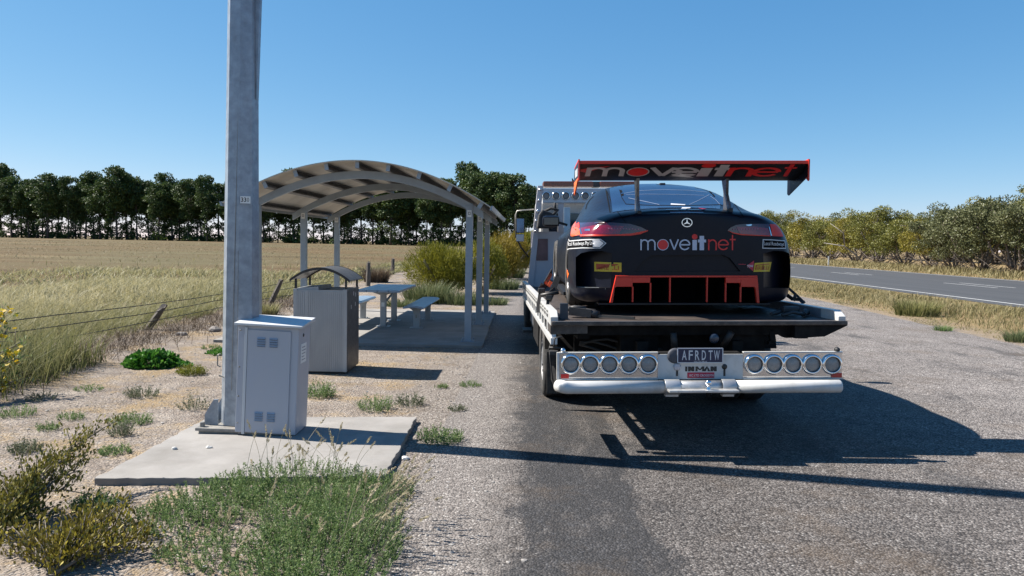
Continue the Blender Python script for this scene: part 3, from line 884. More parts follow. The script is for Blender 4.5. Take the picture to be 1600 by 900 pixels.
for s in (-1, 1):
    xo, xi = s*1.235, s*1.172
    prof = [(.02, 1.0), (.02, 1.07), (.12, 1.118), (6.7, 1.135), (6.7, 1.0)]
    mb = MB().prism(prof, 'x', xi, xo)
    rail = mb.build('side_rail', tk_white, trk, bevel=.006)
    mb = MB()
    y = .32
    while y < 6.5:                                       # slotted rope pockets with a lip round each
        mb.box((xo+s*.001, y, 1.045), (xo+s*.003, y+.17, 1.07)); mb.box((xo+s*.001, y+.02, 1.085), (xo+s*.003, y+.15, 1.10))
        y += .3
    mb.build('rope_slot', slot, rail)
    mb = MB().box((s*1.18, -.01 if s < 0 else 1.2, .845), (s*1.235, 6.6, .90))
    y = .12 if s < 0 else 1.25
    while y < 6.6:
        mb.box((s*1.185, y, .90), (s*1.225, y+.09, 1.0)); y += .42
    if s < 0: mb.prism([(-.01, .87), (-.005, .90), (.03, 1.0), (.25, 1.0), (.12, .90)], 'x', s*1.19, s*1.228)
    mb.build('side_step_rail', tk_white, trk, bevel=.004)
    MB().box((s*1.168, .35, DECK), (s*1.171, 6.6, 1.11)).build('rail_inner_face', pm('rail_inner', (.20, .22, .25), .5, dirt=(.12, .1, .09), dirt_amt=.6), rail)
# light boards, plate, bumper
zt, zb = T(900, 552, -.25).z, T(900, 591, -.25).z
def board(xa, xb, pxs, side):
    b = MB().box((xa, -.25, zb), (xb, -.235, zt), bev=.002).build('light_board', chrome, trk)
    MB().box((xa, -.258, zb-.014), (xb, -.225, zb-.001)).box((xa, -.262, zt+.001), (xb, -.225, zt+.008)).build('board_lip', tk_white, b)
    sx = xa if side < 0 else xb
    if side < 0:
        MB().box((sx-.02, -.26, zb-.01), (sx-.001, -.225, zt+.006)).build('end_cap', tk_white, b)
    for px in pxs:
        c = T(px, 569, -.252)
        r = .083
        lp = MB().lathe([(.056, -.018), (.062, -.030), (.075, -.028), (r, -.012), (r, .0)], (c.x, c.y, c.z), 'y', 32)
        lp.lathe([(0, -.024), (.03, -.022), (.0565, -.015)], (c.x, c.y, c.z), 'y', 28, mi=1)
        lp.lathe([(.0565, -.0165), (.057, -.024), (.063, -.0305), (.064, -.0295)], (c.x, c.y, c.z), 'y', 28, mi=2)
        lp.build('tail_lamp', [chrome_ring, lensm, black_ink], b)
    xr = (xa+.012, xa+.075) if side < 0 else (xb-.085, xb-.005)
    MB().box((xr[0], -.262, zb+.0), (xr[1], -.2515, zb+.036)).build('reflector', reflector, b)
    c = (sx + (.03 if side < 0 else -.04), -.245, zt+.022)
    mb = MB()
    mb.lathe([(0, -.02), (.018, -.014), (.022, .01), (.0, .02)], c, 'y', 12)
    mb.build('marker_lamp', chrome_ring if side < 0 else black_steel, b)
board(T(874, 560, -.25).x, T(1028, 560, -.25).x-.001, (891.5, 921.5, 951.5, 982, 1012), -1)
board(T(1161, 560, -.25).x+.001, T(1316, 560, -.25).x, (1178, 1208, 1237.5, 1268, 1299), 1)
xa, xb = T(1028, 560, -.25).x, T(1161, 560, -.25).x
pl = MB().box((xa, -.252, T(1090, 592.5, -.25).z), (xb, -.236, T(1090, 553.5, -.25).z)).build('centre_plate', tk_white, trk)
a, b_ = T(1058, 567.5, -.27), T(1130, 543.5, -.27)
npl = MB().box((a.x, -.270, a.z), (b_.x, -.262, b_.z), bev=.002).build('number_plate', navy, trk)
mb = MB(); e = .007
for q in (((a.x, a.z), (b_.x, a.z+e)), ((a.x, b_.z-e), (b_.x, b_.z)), ((b_.x-e, a.z), (b_.x, b_.z)), ((a.x, a.z), (a.x+e, b_.z))):
    mb.box((q[0][0], -.2735, q[0][1]), (q[1][0], -.2702, q[1][1]))
mb.build('plate_border', plate_ink, npl)
for ch, p0, p1 in (('A', 1065.5, 1073), ('F', 1076, 1082.5), ('R', 1086, 1093), ('D', 1096.5, 1103), ('T', 1107, 1113.5), ('W', 1115.5, 1124.5)):
    q0, q1 = T(p0, 562.5, -.272), T(p1, 547.5, -.272)
    flat_text('character', ch, lambda u, v: (q0.x+(q1.x-q0.x)*u, -.2725, q0.z+(q1.z-q0.z)*v), plate_ink, npl, bold=.012)
q0, q1 = T(1084, 566.2, -.272), T(1105, 563.8, -.272)
flat_text('state_name', 'VICTORIA', lambda u, v: (q0.x+(q1.x-q0.x)*u, -.2725, q0.z+(q1.z-q0.z)*v), plate_ink, npl)
r0, r1 = T(1070.5, 580.3, -.253), T(1120, 572.5, -.253)
_s = .085                                                # heavy wide capitals
_L = {'I': [[(0, 0), (.07, 0), (.07, 1), (0, 1)]],
      'N': [[(0, 0), (_s, 0), (_s, 1), (0, 1)], [(.2-_s, 0), (.2, 0), (.2, 1), (.2-_s, 1)], [(0, 1), (_s, 1), (.2, 0), (.2-_s, 0)]],
      'M': [[(0, 0), (.07, 0), (.07, 1), (0, 1)], [(.21, 0), (.28, 0), (.28, 1), (.21, 1)], [(0, 1), (.075, 1), (.165, .25), (.115, .25)], [(.205, 1), (.28, 1), (.165, .25), (.115, .25)]],
      'A': [[(0, 0), (.085, 0), (.155, 1), (.105, 1)], [(.15, 0), (.235, 0), (.165, .8), (.125, .8)]]}
mb = MB()
for ch, ox in (('I', 0), ('N', .09), ('M', .325), ('A', .565), ('N', .80)):
    for j, poly in enumerate(_L[ch]):
        mb.add([(r0.x+(r1.x-r0.x)*(ox+u), -.2535-.0002*j, r0.z+(r1.z-r0.z)*v) for u, v in poly], [tuple(range(len(poly)))])
mb.build('maker_sign', black_ink, pl, fix=False)
r0, r1 = T(1074, 590.5, -.253), T(1116, 581.8, -.253)
rl = MB().box((r0.x, -.256, r0.z), (r1.x, -.2525, r1.z)).build('maker_label', label_red, trk)
s0, s1 = T(1076.5, 588.3, -.253), T(1115, 584.6, -.253)
flat_text('small_print', 'VIC LTD CROSSDYN', lambda u, v: (s0.x+(s1.x-s0.x)*u, -.2565, s0.z+(s1.z-s0.z)*v), plate_ink, rl, bold=.01)
for px, m_ in ((1058, tk_grey), (1132, black_ink)):     # keyhole slots, the left one capped
    c = T(px, 573, -.253)
    mb = MB().lathe([(0, -.001), (.022, -.001), (.022, .001)], (c.x, -.2535, c.z), 'y', 20)
    mb.box((c.x-.008, -.2545, c.z-.075), (c.x+.008, -.2526, c.z-.02)); mb.build('keyhole', black_ink, pl)
    if px < 1100:
        MB().lathe([(0, -.018), (.024, -.014), (.034, 0)], (c.x, -.2546, c.z), 'y', 6, smooth=False).build('plug', tk_grey, pl)
c = T(1055, 556, -.26)
MB().lathe([(0, -.012), (.045, -.008), (.062, .0), (.062, .004)], (c.x, -.257, c.z), 'y', 24).build('rubber_disc', pm('scuffed_rubber', (.05, .055, .07), .7), trk)
# bumper pipe
bl, br = T(874, 606, -.35), T(1315, 606, -.35)
rr_ = .051
xl, xr = bl.x, br.x
bmpr = MB().tube([(xl+.005, -.25, bl.z), (xl+.045, -.325, bl.z), (xl+.06, -.33, bl.z), (-.36, -.33, bl.z)], rr_, 20).build('bumper_pipe', tk_white, trk)
MB().tube([(.19, -.33, bl.z), (xr-.01, -.33, bl.z), (xr, -.33, bl.z)], [rr_, rr_, rr_*.9], 20).build('bumper_pipe', tk_white, trk)
MB().box((xl-.012, -.24, bl.z-.06), (xl+.012, .40, bl.z+.06)).build('side_guard', under, trk)
mb = MB()
mb.tube([(-.36, -.33, bl.z), (.19, -.33, bl.z)], .050, 20)
for x0, x1 in ((-.365, -.245), (.085, .195)):
    mb.lathe([(.058, x0), (.061, x0+.005), (.061, x1-.005), (.058, x1)], (0, -.33, bl.z), 'x', 20)
    mb.box((x0+.01, -.345, bl.z-.075), (x1-.01, -.28, bl.z-.04))
mb.build('bumper_sleeve', pm('scraped_steel', (.42, .43, .44), .35, metal=.6, var=.2, dirt=(.2, .17, .14), dirt_amt=.6, dscale=12), bmpr)
tg = MB().box((-.355, -.47, bl.z-.022), (.185, -.385, bl.z-.004), bev=.004).build('towing_plate', pm('worn_plate', (.60, .59, .57), .35, metal=.6, var=.2, dirt=(.25, .19, .14), dirt_amt=.7, dscale=18), trk)
c = T(1107, 600, -.43)
MB().lathe([(.018, -.02), (.016, .012), (.012, .018), (.012, .03), (.021, .036), (.025, .05), (.021, .064), (.012, .071), (0, .073)], (c.x, -.43, bl.z-.002), 'z', 20).build('tow_ball', chrome_ring, tg)
MB().lathe([(.020, -.055), (.020, -.023)], (c.x, -.43, bl.z), 'z', 6, smooth=False).box((c.x-.02, -.44, bl.z-.056), (c.x+.02, -.42, bl.z-.05)).build('nut', under, tg)
# chassis, springs, hoses
mb = MB()
for x in (-.46, .34):
    mb.box((x-.045, .05, .60), (x+.045, 8.9, .86))
mb.box((-.98, .55, .62), (.60, .62, .93)).box((-.62, .2, .70), (-.30, .5, .93)).box((.22, .15, .66), (.60, .5, .95)).box((-.30, .35, .58), (.22, .42, .90))
mb.box((-.98, -.19, .60), (-.40, -.12, .70)).box((.28, -.19, .60), (1.03, -.12, .68)).box((-.40, -.20, .56), (.28, -.1, .80))
for x in (-.46, .34):
    mb.box((x-.05, -.2, .60), (x+.05, .06, .72))
mb.build('chassis', under, trk)
mb = MB()
for k in range(5):
    pts = [(-.95+.12*t, .35+.03*k, .80-.025*k + .05*math.sin(t*.9+k)) for t in range(7)]
    mb.tube(pts, .012, 6)
mb.build('hose', pm('hose_rubber', (.035, .034, .033), .6), trk)
mb = MB()
a = T(1054, 545, .0); b_ = T(1052, 520, .0)
mb.tube([a, b_], .028, 14, cap=True); mb.build('stand_tube', pm('tube_steel', (.035, .03, .027), .6, metal=.3), trk); mb = MB()
a = T(1130, 540, .05); b_ = T(1143, 519, .0)
mb.tube([a, b_], .028, 14, cap=True)
mb.build('stand_tube', MATS['tube_steel'], trk)
c = T(1116, 529, -.05)
MB().lathe([(0, -.01), (.03, -.009), (.042, 0), (.03, .02), (0, .03)], (c.x, c.y, c.z), 'y', 20).build('work_lamp', pm('lamp_glass', (.02, .03, .05), .3, coat=.3), trk)
# mudflap bracket and thin wire stays at the left
mb = MB().tube([T(866, 520, .1), T(858, 545, .1), T(863, 590, .1), T(868, 612, .1)], .006, 6).tube([T(858, 543, .0), T(880, 544, .0)], .008, 6)
mb.tube([T(865, 543, -.1), T(867, 528, -.1), T(878, 526, -.1)], .006, 6).box(T(858, 553, -.05), T(872, 549, -.12))
mb.build('wire_stay', black_steel, trk)
def wheel(name, x, y, r, w, par, side, mrim=rimm, zc=None):
    z0 = r - .004 + y*PT - x*0 if zc is None else zc
    tm = MB()
    n = 40
    prof = [(r*.62, -w/2+.01), (r*.80, -w/2), (r*.94, -w/2+.008), (r, -w/2+.035), (r, w/2-.035), (r*.94, w/2-.008), (r*.80, w/2), (r*.62, w/2-.01)]
    wo_ = tm.lathe(prof, (x, y, z0), 'x', n).build(name, rubber, par)
    mbr = MB()
    s = side
    mbr.lathe([(r*.63, s*(w/2-.012)), (r*.60, s*(w/2-.03)), (r*.52, s*(w/2-.055)), (r*.28, s*(w/2-.05)), (r*.22, s*(w/2-.02)), (r*.12, s*(w/2-.01)), (0, s*(w/2-.01))], (x, y, z0), 'x', n)
    for k in range(8):
        a_ = 2*math.pi*k/8
        mbr.lathe([(0, s*(w/2-.012)), (.016, s*(w/2-.014)), (.016, s*(w/2-.045))], (x, y+math.cos(a_)*r*.38, z0+math.sin(a_)*r*.38), 'x', 6, smooth=False)
    mbr.build('rim', mrim, wo_)
    mbg = MB()
    for g in (-.25, 0, .25):
        mbg.lathe([(r+.0015, w*g-.006), (r+.0015, w*g+.006)], (x, y, z0), 'x', n)
    mbg.build('tread_groove', black_ink, wo_)
    return wo_
for s in (-1, 1):
    zo = .025 if s < 0 else -.022
    for y, xs__ in ((1.95, (1.075, .82)), (8.3, (1.02,))):
        for x in xs__:
            wheel('wheel', s*x, y, .44, .24, trk, s, zc=.44 + y*PT + zo*1.0 - .004)
    mb = MB()
    for a0 in range(12):
        t0, t1 = R(15+a0*12.5), R(15+(a0+1)*12.5)
        zc_ = .47+.03
        mb.hexa([(s*.70, 1.95+.55*math.cos(t0), zc_+.48*math.sin(t0)), (s*1.19, 1.95+.55*math.cos(t0), zc_+.48*math.sin(t0)), (s*1.19, 1.95+.55*math.cos(t1), zc_+.48*math.sin(t1)), (s*.70, 1.95+.55*math.cos(t1), zc_+.48*math.sin(t1)),
                 (s*.70, 1.95+.56*math.cos(t0), zc_+.49*math.sin(t0)), (s*1.19, 1.95+.56*math.cos(t0), zc_+.49*math.sin(t0)), (s*1.19, 1.95+.56*math.cos(t1), zc_+.49*math.sin(t1)), (s*.70, 1.95+.56*math.cos(t1), zc_+.49*math.sin(t1))])
    mb.build('mudguard', under, trk)
    mb = MB().box((s*.6, 3.2, .42), (s*1.16, 4.4, .88), bev=.02); mb.build('toolbox', under, trk)
    mb = MB().box((s*.6, 4.6, .45), (s*1.14, 5.7, .88), bev=.1); mb.build('fuel_tank', pm('tank_alloy', (.35, .35, .36), .35, metal=.7), trk)
    MB().box((s*.68, 1.25, .20), (s*1.18, 1.265, .62)).build('mudflap', rubber, trk)
    MB().box((s*1.06, 6.1, .30), (s*1.24, 6.6, .34)).box((s*1.08, 6.1, .34), (s*1.1, 6.15, .8)).build('step', black_steel, trk)
mb = MB().tube([(-.9, 1.95, .47), (.9, 1.95, .47)], .07, 12).lathe([(0, -.2), (.17, -.12), (.2, 0), (.17, .12), (0, .2)], (-.05, 1.95, .47), 'y', 20).build('rear_axle', under, trk)
# headboard
hl0, hl1 = T(843, 290, 6.9), T(824.5, 446, 6.9)
ztop, zbot = hl0.z, hl1.z
for s in (-1, 1):
    hb = MB()
    x0 = hl1.x if s < 0 else -hl1.x - .02; x1 = hl0.x if s < 0 else -hl0.x - .02
    hb.hexa([(x0-.03, 6.9, zbot-.3), (x0+.07, 6.9, zbot-.3), (x0+.07, 7.0, zbot-.3), (x0-.03, 7.0, zbot-.3), (x1-.03, 6.9, ztop), (x1+.07, 6.9, ztop), (x1+.07, 7.0, ztop), (x1-.03, 7.0, ztop)])
    hbo_ = hb.build('headboard_post', tk_grey, trk, bevel=.006)
    if s < 0: hbo = hbo_
xs0 = hl0.x
zl = T(860, 306, 6.9).z
bx = MB().box((xs0+.06, 6.89, zl-.125), (-xs0-.06, 7.01, zl+.13), bev=.01).build('lamp_beam', pm('beam_steel', (.40, .43, .48), .35, metal=.4, dirt=(.3, .3, .3), dirt_amt=.3), trk)
for k in range(9):
    c = T(853.5+15.25*k, 306, 6.88)
    if c.x > -xs0-.1: break
    lp = MB().lathe([(.052, -.005), (.06, -.03), (.072, -.02), (.075, .0)], (c.x, c.y+.008, zl), 'y', 24)
    lp.lathe([(0, -.006), (.054, -.006)], (c.x, c.y+.008, zl), 'y', 20, mi=1).lathe([(.051, -.01), (.055, -.032), (.061, -.031)], (c.x, c.y+.008, zl), 'y', 20, mi=2)
    lp.build('work_lamp', [chrome_ring, pm('work_lens', (.22, .20, .20), .3, var=.1), black_ink], bx)
for py, s in ((296, 0), (313, 0), (330, 0), (345, 0), (361, 0)):
    t = (py-290)/(446-290); x = hl0.x + (hl1.x-hl0.x)*t; z = ztop + (zbot-ztop)*t
    MB().lathe([(0, -.05), (.022, -.045), (.026, -.02), (.02, 0)], (x+.02, 6.9, z), 'y', 10).build('marker_lamp', chrome_ring, hbo)
pz = T(840, 362, 6.95).z
mb = MB().box((hl1.x+.06, 6.93, zbot-.28), (-hl1.x-.08, 6.97, pz)); pnl = mb.build('bulkhead', tk_grey, trk)
w0, w1 = T(833, 407, 6.92), T(848, 373, 6.92)
MB().box((w0.x, 6.915, w0.z), (w0.x+.26, 6.929, w1.z), bev=.004).build('window', pm('reflecting_pane', (.15, .085, .085), .2, var=.2), pnl)  # reddish-brown reflection painted into the pane colour
for x in (-.55, -.02, .5):
    MB().box((x-.05, 6.91, pz), (x+.05, 6.96, zl-.12)).build('upright', tk_grey, trk)
q0, q1 = T(881, 341, 6.7), T(891, 324, 6.7)
MB().box((q0.x, 6.7, q0.z-.3), (q1.x, 6.72, q1.z), bev=.004).build('steel_plate', pm('plate_pale', (.42, .50, .56), .35, metal=.4), trk)
c0, c1 = T(848, 293, 7.25), T(848, 284, 7.25)
bc = MB().box((c0.x, 7.12, c0.z), (.05, 7.40, c1.z), bev=.025).box((.16, 7.12, c0.z), (-c0.x, 7.40, c1.z), bev=.025).build('beacon_bar', amber, trk)
MB().box((.045, 7.14, c0.z), (.165, 7.38, c1.z-.004)).build('beacon_housing', black_steel, bc)
MB().hexa([(-.32, 7.2, c1.z-.01), (-.27, 7.2, c1.z-.01), (-.27, 7.25, c1.z-.01), (-.32, 7.25, c1.z-.01), (-.33, 7.2, c1.z+.06), (-.322, 7.2, c1.z+.06), (-.322, 7.22, c1.z+.06), (-.33, 7.22, c1.z+.06)]).build('aerial', black_steel, bc)
# cab
mb = MB()
cab_prof = [(7.08, .75), (9.35, .55), (9.42, 1.0), (9.35, 1.62), (9.05, 2.52), (8.85, 2.62), (7.25, 2.62), (7.08, 2.5)]
mb.prism(cab_prof, 'x', -.90, .90)
cabo = mb.build('cab', tk_white, trk, bevel=.04)
MB().box((-.75, 7.06, 1.85), (.75, 7.079, 2.32), bev=.006).build('rear_window', glass, cabo)
for s in (-1, 1):
    MB().prism([(8.0, 1.62), (9.2, 1.62), (8.98, 2.35), (8.0, 2.35)], 'x', s*.901, s*.906).build('side_window', glass, cabo)
    d_ = MB().box((s*.901, 7.95, .85), (s*.908, 9.22, 1.6), bev=.004).build('door', tk_white, cabo)
    MB().box((s*.909, 8.05, 1.42), (s*.93, 8.2, 1.46)).build('handle', black_steel, d_)
MB().hexa([(-.8, 9.365, 1.62), (.8, 9.365, 1.62), (.8, 9.37, 1.62), (-.8, 9.37, 1.62), (-.75, 9.10, 2.42), (.75, 9.10, 2.42), (.75, 9.105, 2.42), (-.75, 9.105, 2.42)]).build('windscreen', glass, cabo)
mb = MB().box((-.95, 9.4, .35), (.95, 9.6, .7), bev=.04); mb.build('front_bumper', tk_white, cabo)
# left mirror on its arms
ym = 8.55
m0, m1 = T(806.5, 364, ym), T(819.5, 341, ym)
mr = MB().box((m0.x, ym, m0.z), (m1.x, ym+.08, m1.z), bev=.02).build('mirror', black_steel, trk)
MB().box((m0.x+.012, ym-.003, m0.z+.012), (m1.x-.012, ym-.0005, m1.z-.012)).build('mirror_glass', pm('mirror_blue', (.10, .14, .22), .08, metal=.9), mr)
m2, m3 = T(806.5, 377.5, ym), T(819, 366, ym)
MB().box((m2.x, ym, m2.z), (m3.x, ym+.08, m3.z), bev=.015).box((m2.x+.01, ym-.003, m2.z+.01), (m3.x-.01, ym-.0005, m3.z-.01)).build('lower_mirror', pm('mirror_pale', (.28, .32, .38), .15, metal=.6), mr)
mb = MB().tube([T(806, 372, ym+.04), T(805.5, 336, ym+.04), T(808, 329.5, ym+.04), T(834, 327, ym+.04)], .014, 8)
mb.build('mirror_arm', pm('arm_steel', (.38, .36, .32), .4, metal=.4), mr)
mb = MB().tube([T(808, 374, ym+.04), T(814, 386, ym+.04), T(826, 402, ym+.04)], .016, 8); mb.build('lower_arm', black_steel, mr)
# bundle on the headboard
q0, q1 = T(841, 356, 6.5), T(868, 327, 6.5)
w_, h_ = q1.x-q0.x, q1.z-q0.z
mb = MB().prism([(q0.x-.02, q0.z), (q1.x, q0.z), (q1.x-.02, q0.z+h_*.62), (q0.x+w_*.80, q0.z+h_*.80), (q0.x+w_*.62, q0.z+h_*.86), (q0.x+w_*.35, q1.z-.02), (q0.x+.07, q1.z), (q0.x+.01, q0.z+h_*.7)], 'y', 6.45, 6.85)
t = thing('equipment_cover', 'black padded cover bundled over winch gear at the headboard', 'cover', mtx=TM)
mb.build('cover', pm('black_canvas', (.022, .022, .024), .75, var=.3, bmp=.5, bscale=15), t, bevel=.03)
MB().tube([(q0.x+.1, 6.6, q1.z-.03), (q0.x+.22, 6.55, q1.z+.02), (q0.x+.34, 6.55, q1.z-.01), (q1.x-.05, 6.5, q0.z+h_*.7)], .025, 8).tube([(q0.x+.30, 6.62, q1.z-.02), (q0.x+.29, 6.62, q1.z+.12)], .022, 8).build('strap', strapm, t)
# gear lying on the tray
dz = DECK
t = thing('steel_chock', 'small dark upright steel chock near left rear corner of tray', 'chock', mtx=TM)
c = T(881, 490, .18)
MB().box((c.x-.035, .16, dz), (c.x+.035, .19, dz+.14), bev=.004).box((c.x-.035, .19, dz), (c.x+.035, .30, dz+.02)).build('plate', pm('chock_steel', (.05, .055, .065), .5, metal=.3), t)
t = thing('tow_bar', 'black jointed steel tow bar lying across the tray behind the car', 'tow bar', mtx=TM)
a = T(890, 475, .42); b_ = T(925, 483, .34); c = T(990, 492, .22)
mb = MB().bar((a.x, .40, dz+.06), (b_.x, .34, dz+.04), .09, .07).tube([(b_.x-.05, .36, dz+.05), (b_.x+.05, .3, dz+.03)], .035, 10)
mb.bar((a.x+.02, .47, dz+.06), (b_.x+.04, .42, dz+.05), .03, .04); mb.tube([(a.x-.02, .43, dz+.07), (a.x+.04, .38, dz+.09), (a.x+.14, .38, dz+.08)], .02, 8)
mb.build('jaw', black_steel, t)
MB().bar((b_.x, .33, dz+.022), (c.x, .17, dz+.014), .035, .022).build('rod', pm('bar_steel', (.09, .085, .08), .4, metal=.6), t)
t = thing('tow_hook_set', 'black hooks and bars heaped on right rear corner of tray', 'tow hooks', mtx=TM)
mb = MB()
for p0, p1, w_ in (((1205, 483, .4), (1246, 474, .62), .035), ((1222, 491, .26), (1256, 488, .30), .03), ((1256, 488, .30), (1262, 477, .5), .05), ((1212, 479, .5), (1230, 476, .6), .04)):
    a, b_ = T(*p0), T(*p1)
    mb.tube([(a.x, p0[2], dz+.025), ((a.x+b_.x)/2, (p0[2]+p1[2])/2, dz+.05), (b_.x, p1[2], dz+.03)], w_/2, 8)
c = T(1235, 481, .45)
mb.box((c.x-.07, .43, dz+.03), (c.x+.08, .52, dz+.09), bev=.02)
mb.build('hook', black_steel, t)
# tie-down straps
def strap(label, paths, name='tie_down_strap', orange=()):
    t = thing(name, label, 'strap', mtx=TM)
    mb = MB()
    for pts, w_ in paths:
        ps = [T(*p) for p in pts]
        for i in range(len(ps)-1):
            mb.bar(ps[i], ps[i+1], w_, .008, up=(0, 1, 0) if abs((ps[i+1]-ps[i]).normalized().y) < .9 else (1, 0, 0))
    mb.build('webbing', strapm, t)
    return t
s1 = strap('black strap with ratchet from rear left wheel down over tray rail', [(((872, 432, 1.1), (862, 458, .95), (857, 470, .9)), .055), (((857, 462, .9), (853.5, 500, .75), (856, 516, .70)), .03), (((868, 452, 1.0), (857, 462, .9)), .05)])
c = T(858, 465, .88)
MB().box((c.x-.035, .84, c.z-.02), (c.x+.03, .90, c.z+.025), bev=.01).tube([(c.x-.08, .87, c.z+.02), (c.x+.09, .87, c.z+.05)], .018, 8).build('ratchet', pm('ratchet_steel', (.045, .042, .04), .5, metal=.4, var=.5), s1)
s2 = strap('black and orange strap tied forward of the left rear wheel', [(((862, 424, 2.0), (850, 445, 1.6), (845, 455, 1.5)), .07), (((845, 452, 1.5), (841, 476, 1.35), (841, 488, 1.3)), .035), (((843, 452, 1.5), (862, 440, 1.7)), .05)])
c = T(846, 454, 1.45)
MB().box((c.x-.035, 1.42, c.z-.025), (c.x+.035, 1.48, c.z+.025), bev=.012).build('ratchet', pm('ratchet_steel', (.045, .042, .04), .5, metal=.4, var=.5), s2)
mb = MB()
for p0, p1 in (((853, 443, 1.6), (861, 428, 1.9)), ((857, 447, 1.55), (861, 440, 1.6)), ((850.5, 443, 1.6), (855, 443, 1.6))):
    a, b_ = T(*p0), T(*p1)
    mb.bar(a, b_, .035, .01, up=(0, 1, 0))
mb.build('orange_tail', pm('orange_webbing', (.62, .10, .03), .7), s2)
s3 = strap('black strap stretched from right rear wheel to tray rail', [(((1226, 445, 1.5), (1242, 459, 1.35), (1257, 473, 1.2)), .025), (((1224, 457, 1.5), (1238, 467, 1.3)), .04), (((1238, 467, 1.3), (1250, 468, 1.25), (1256, 474, 1.2)), .035), (((1243, 459, 1.3), (1240, 470, 1.28)), .03)])
# ------------------------------------------------------------------ racing car
def car_paint():
    m, nt, out = nodes_of('satin_black_wrap')
    p = N(nt, 'ShaderNodeBsdfPrincipled')
    co = coords(nt)
    c = ramp(nt, noise(nt, co, 3, 5), [(.3, (.0035, .0048, .011)), (.7, (.0055, .0070, .015))])
    dust = ramp(nt, noise(nt, co, 7, 8, .7), [(.5, 0.0), (.8, .05)])
    c = mix(nt, dust, c, (.06, .05, .045))
    L(nt, c, p.inputs['Base Color'])
    L(nt, ramp(nt, noise(nt, co, 20, 5), [(.3, .30), (.7, .40)]), p.inputs['Roughness'])
    p.inputs['Specular IOR Level'].default_value = .2
    p.inputs['Coat Weight'].default_value = .05; p.inputs['Coat Roughness'].default_value = .25
    L(nt, p.outputs[0], out.inputs[0])
    return m
paintm = car_paint()
carbon = pm('carbon_black', (.006, .006, .008), .5, var=.4, vscale=30)
void = pm('duct_black', (.003, .003, .0035), .9, var=.2, spec=.1)
race_red = pm('race_red', (.62, .035, .016), .4, var=.05)
fluo = pm('fluoro_orange', (.85, .14, .02), .4, var=.05)
sil = pm('logo_silver', (.46, .50, .60), .4, var=.04)
sil_w = pm('wing_silver', (.40, .37, .38), .4, var=.06)
logo_red = pm('logo_red', (.62, .022, .02), .4, var=.05)
dec_w = pm('decal_white', (.55, .55, .56), .4, var=.04)
dec_y = pm('decal_yellow', (.52, .38, .02), .45, var=.06)
dec_r = pm('decal_red', (.38, .05, .015), .45, var=.06)
dec_pk = pm('decal_crimson', (.42, .02, .05), .45, var=.06)

car = thing('racing_car', 'matt black racing coupe with red rear wing tied down on the tow truck', 'racing car', mtx=CM)
ST = [
 (.00, [(.66, .11), (.86, .16), (.89, .48), (.80, .72), (.66, .865), (.5, .90), (.25, .915), (0, .92)]),
 (.06, [(.80, .09), (.955, .13), (.965, .48), (.89, .74), (.72, .89), (.53, .93), (.28, .95), (0, .956)]),
 (.18, [(.90, .085), (1.005, .12), (1.02, .47), (.965, .76), (.77, .905), (.56, .945), (.3, .963), (0, .968)]),
 (.35, [(.93, .085), (1.03, .12), (1.04, .46), (1.005, .79), (.80, .915), (.60, .955), (.33, .975), (0, .982)]),
 (.60, [(.93, .085), (1.04, .12), (1.05, .46), (1.02, .82), (.83, .93), (.66, .985), (.40, 1.02), (0, 1.032)]),
 (.95, [(.88, .085), (1.0, .16), (1.05, .46), (1.015, .84), (.84, .95), (.73, 1.06), (.50, 1.135), (0, 1.160)]),
 (1.4, [(.88, .085), (.99, .15), (1.02, .46), (.975, .83), (.84, .945), (.755, 1.13), (.57, 1.255), (0, 1.292)]),
 (1.9, [(.88, .085), (.975, .15), (.985, .46), (.935, .80), (.83, .93), (.75, 1.15), (.59, 1.315), (0, 1.362)]),
 (2.4, [(.88, .085), (.97, .15), (.975, .46), (.92, .79), (.82, .915), (.73, 1.13), (.56, 1.29), (0, 1.34)]),
 (2.85, [(.88, .085), (.975, .15), (.985, .46), (.935, .78), (.81, .89), (.71, 1.02), (.52, 1.12), (0, 1.17)]),
 (3.2, [(.88, .085), (.99, .15), (1.02, .46), (.97, .77), (.82, .86), (.62, .91), (.35, .94), (0, .955)]),
 (3.7, [(.88, .085), (1.0, .15), (1.05, .45), (1.0, .75), (.83, .825), (.58, .86), (.3, .885), (0, .895)]),
 (4.2, [(.88, .085), (1.0, .14), (1.04, .40), (.97, .66), (.78, .75), (.55, .785), (.3, .81), (0, .82)]),
 (4.55, [(.84, .085), (.95, .13), (.96, .34), (.86, .54), (.66, .63), (.48, .67), (.26, .70), (0, .71)]),
 (4.70, [(.72, .09), (.80, .14), (.80, .32), (.72, .46), (.56, .54), (.42, .58), (.22, .60), (0, .61)]),
]
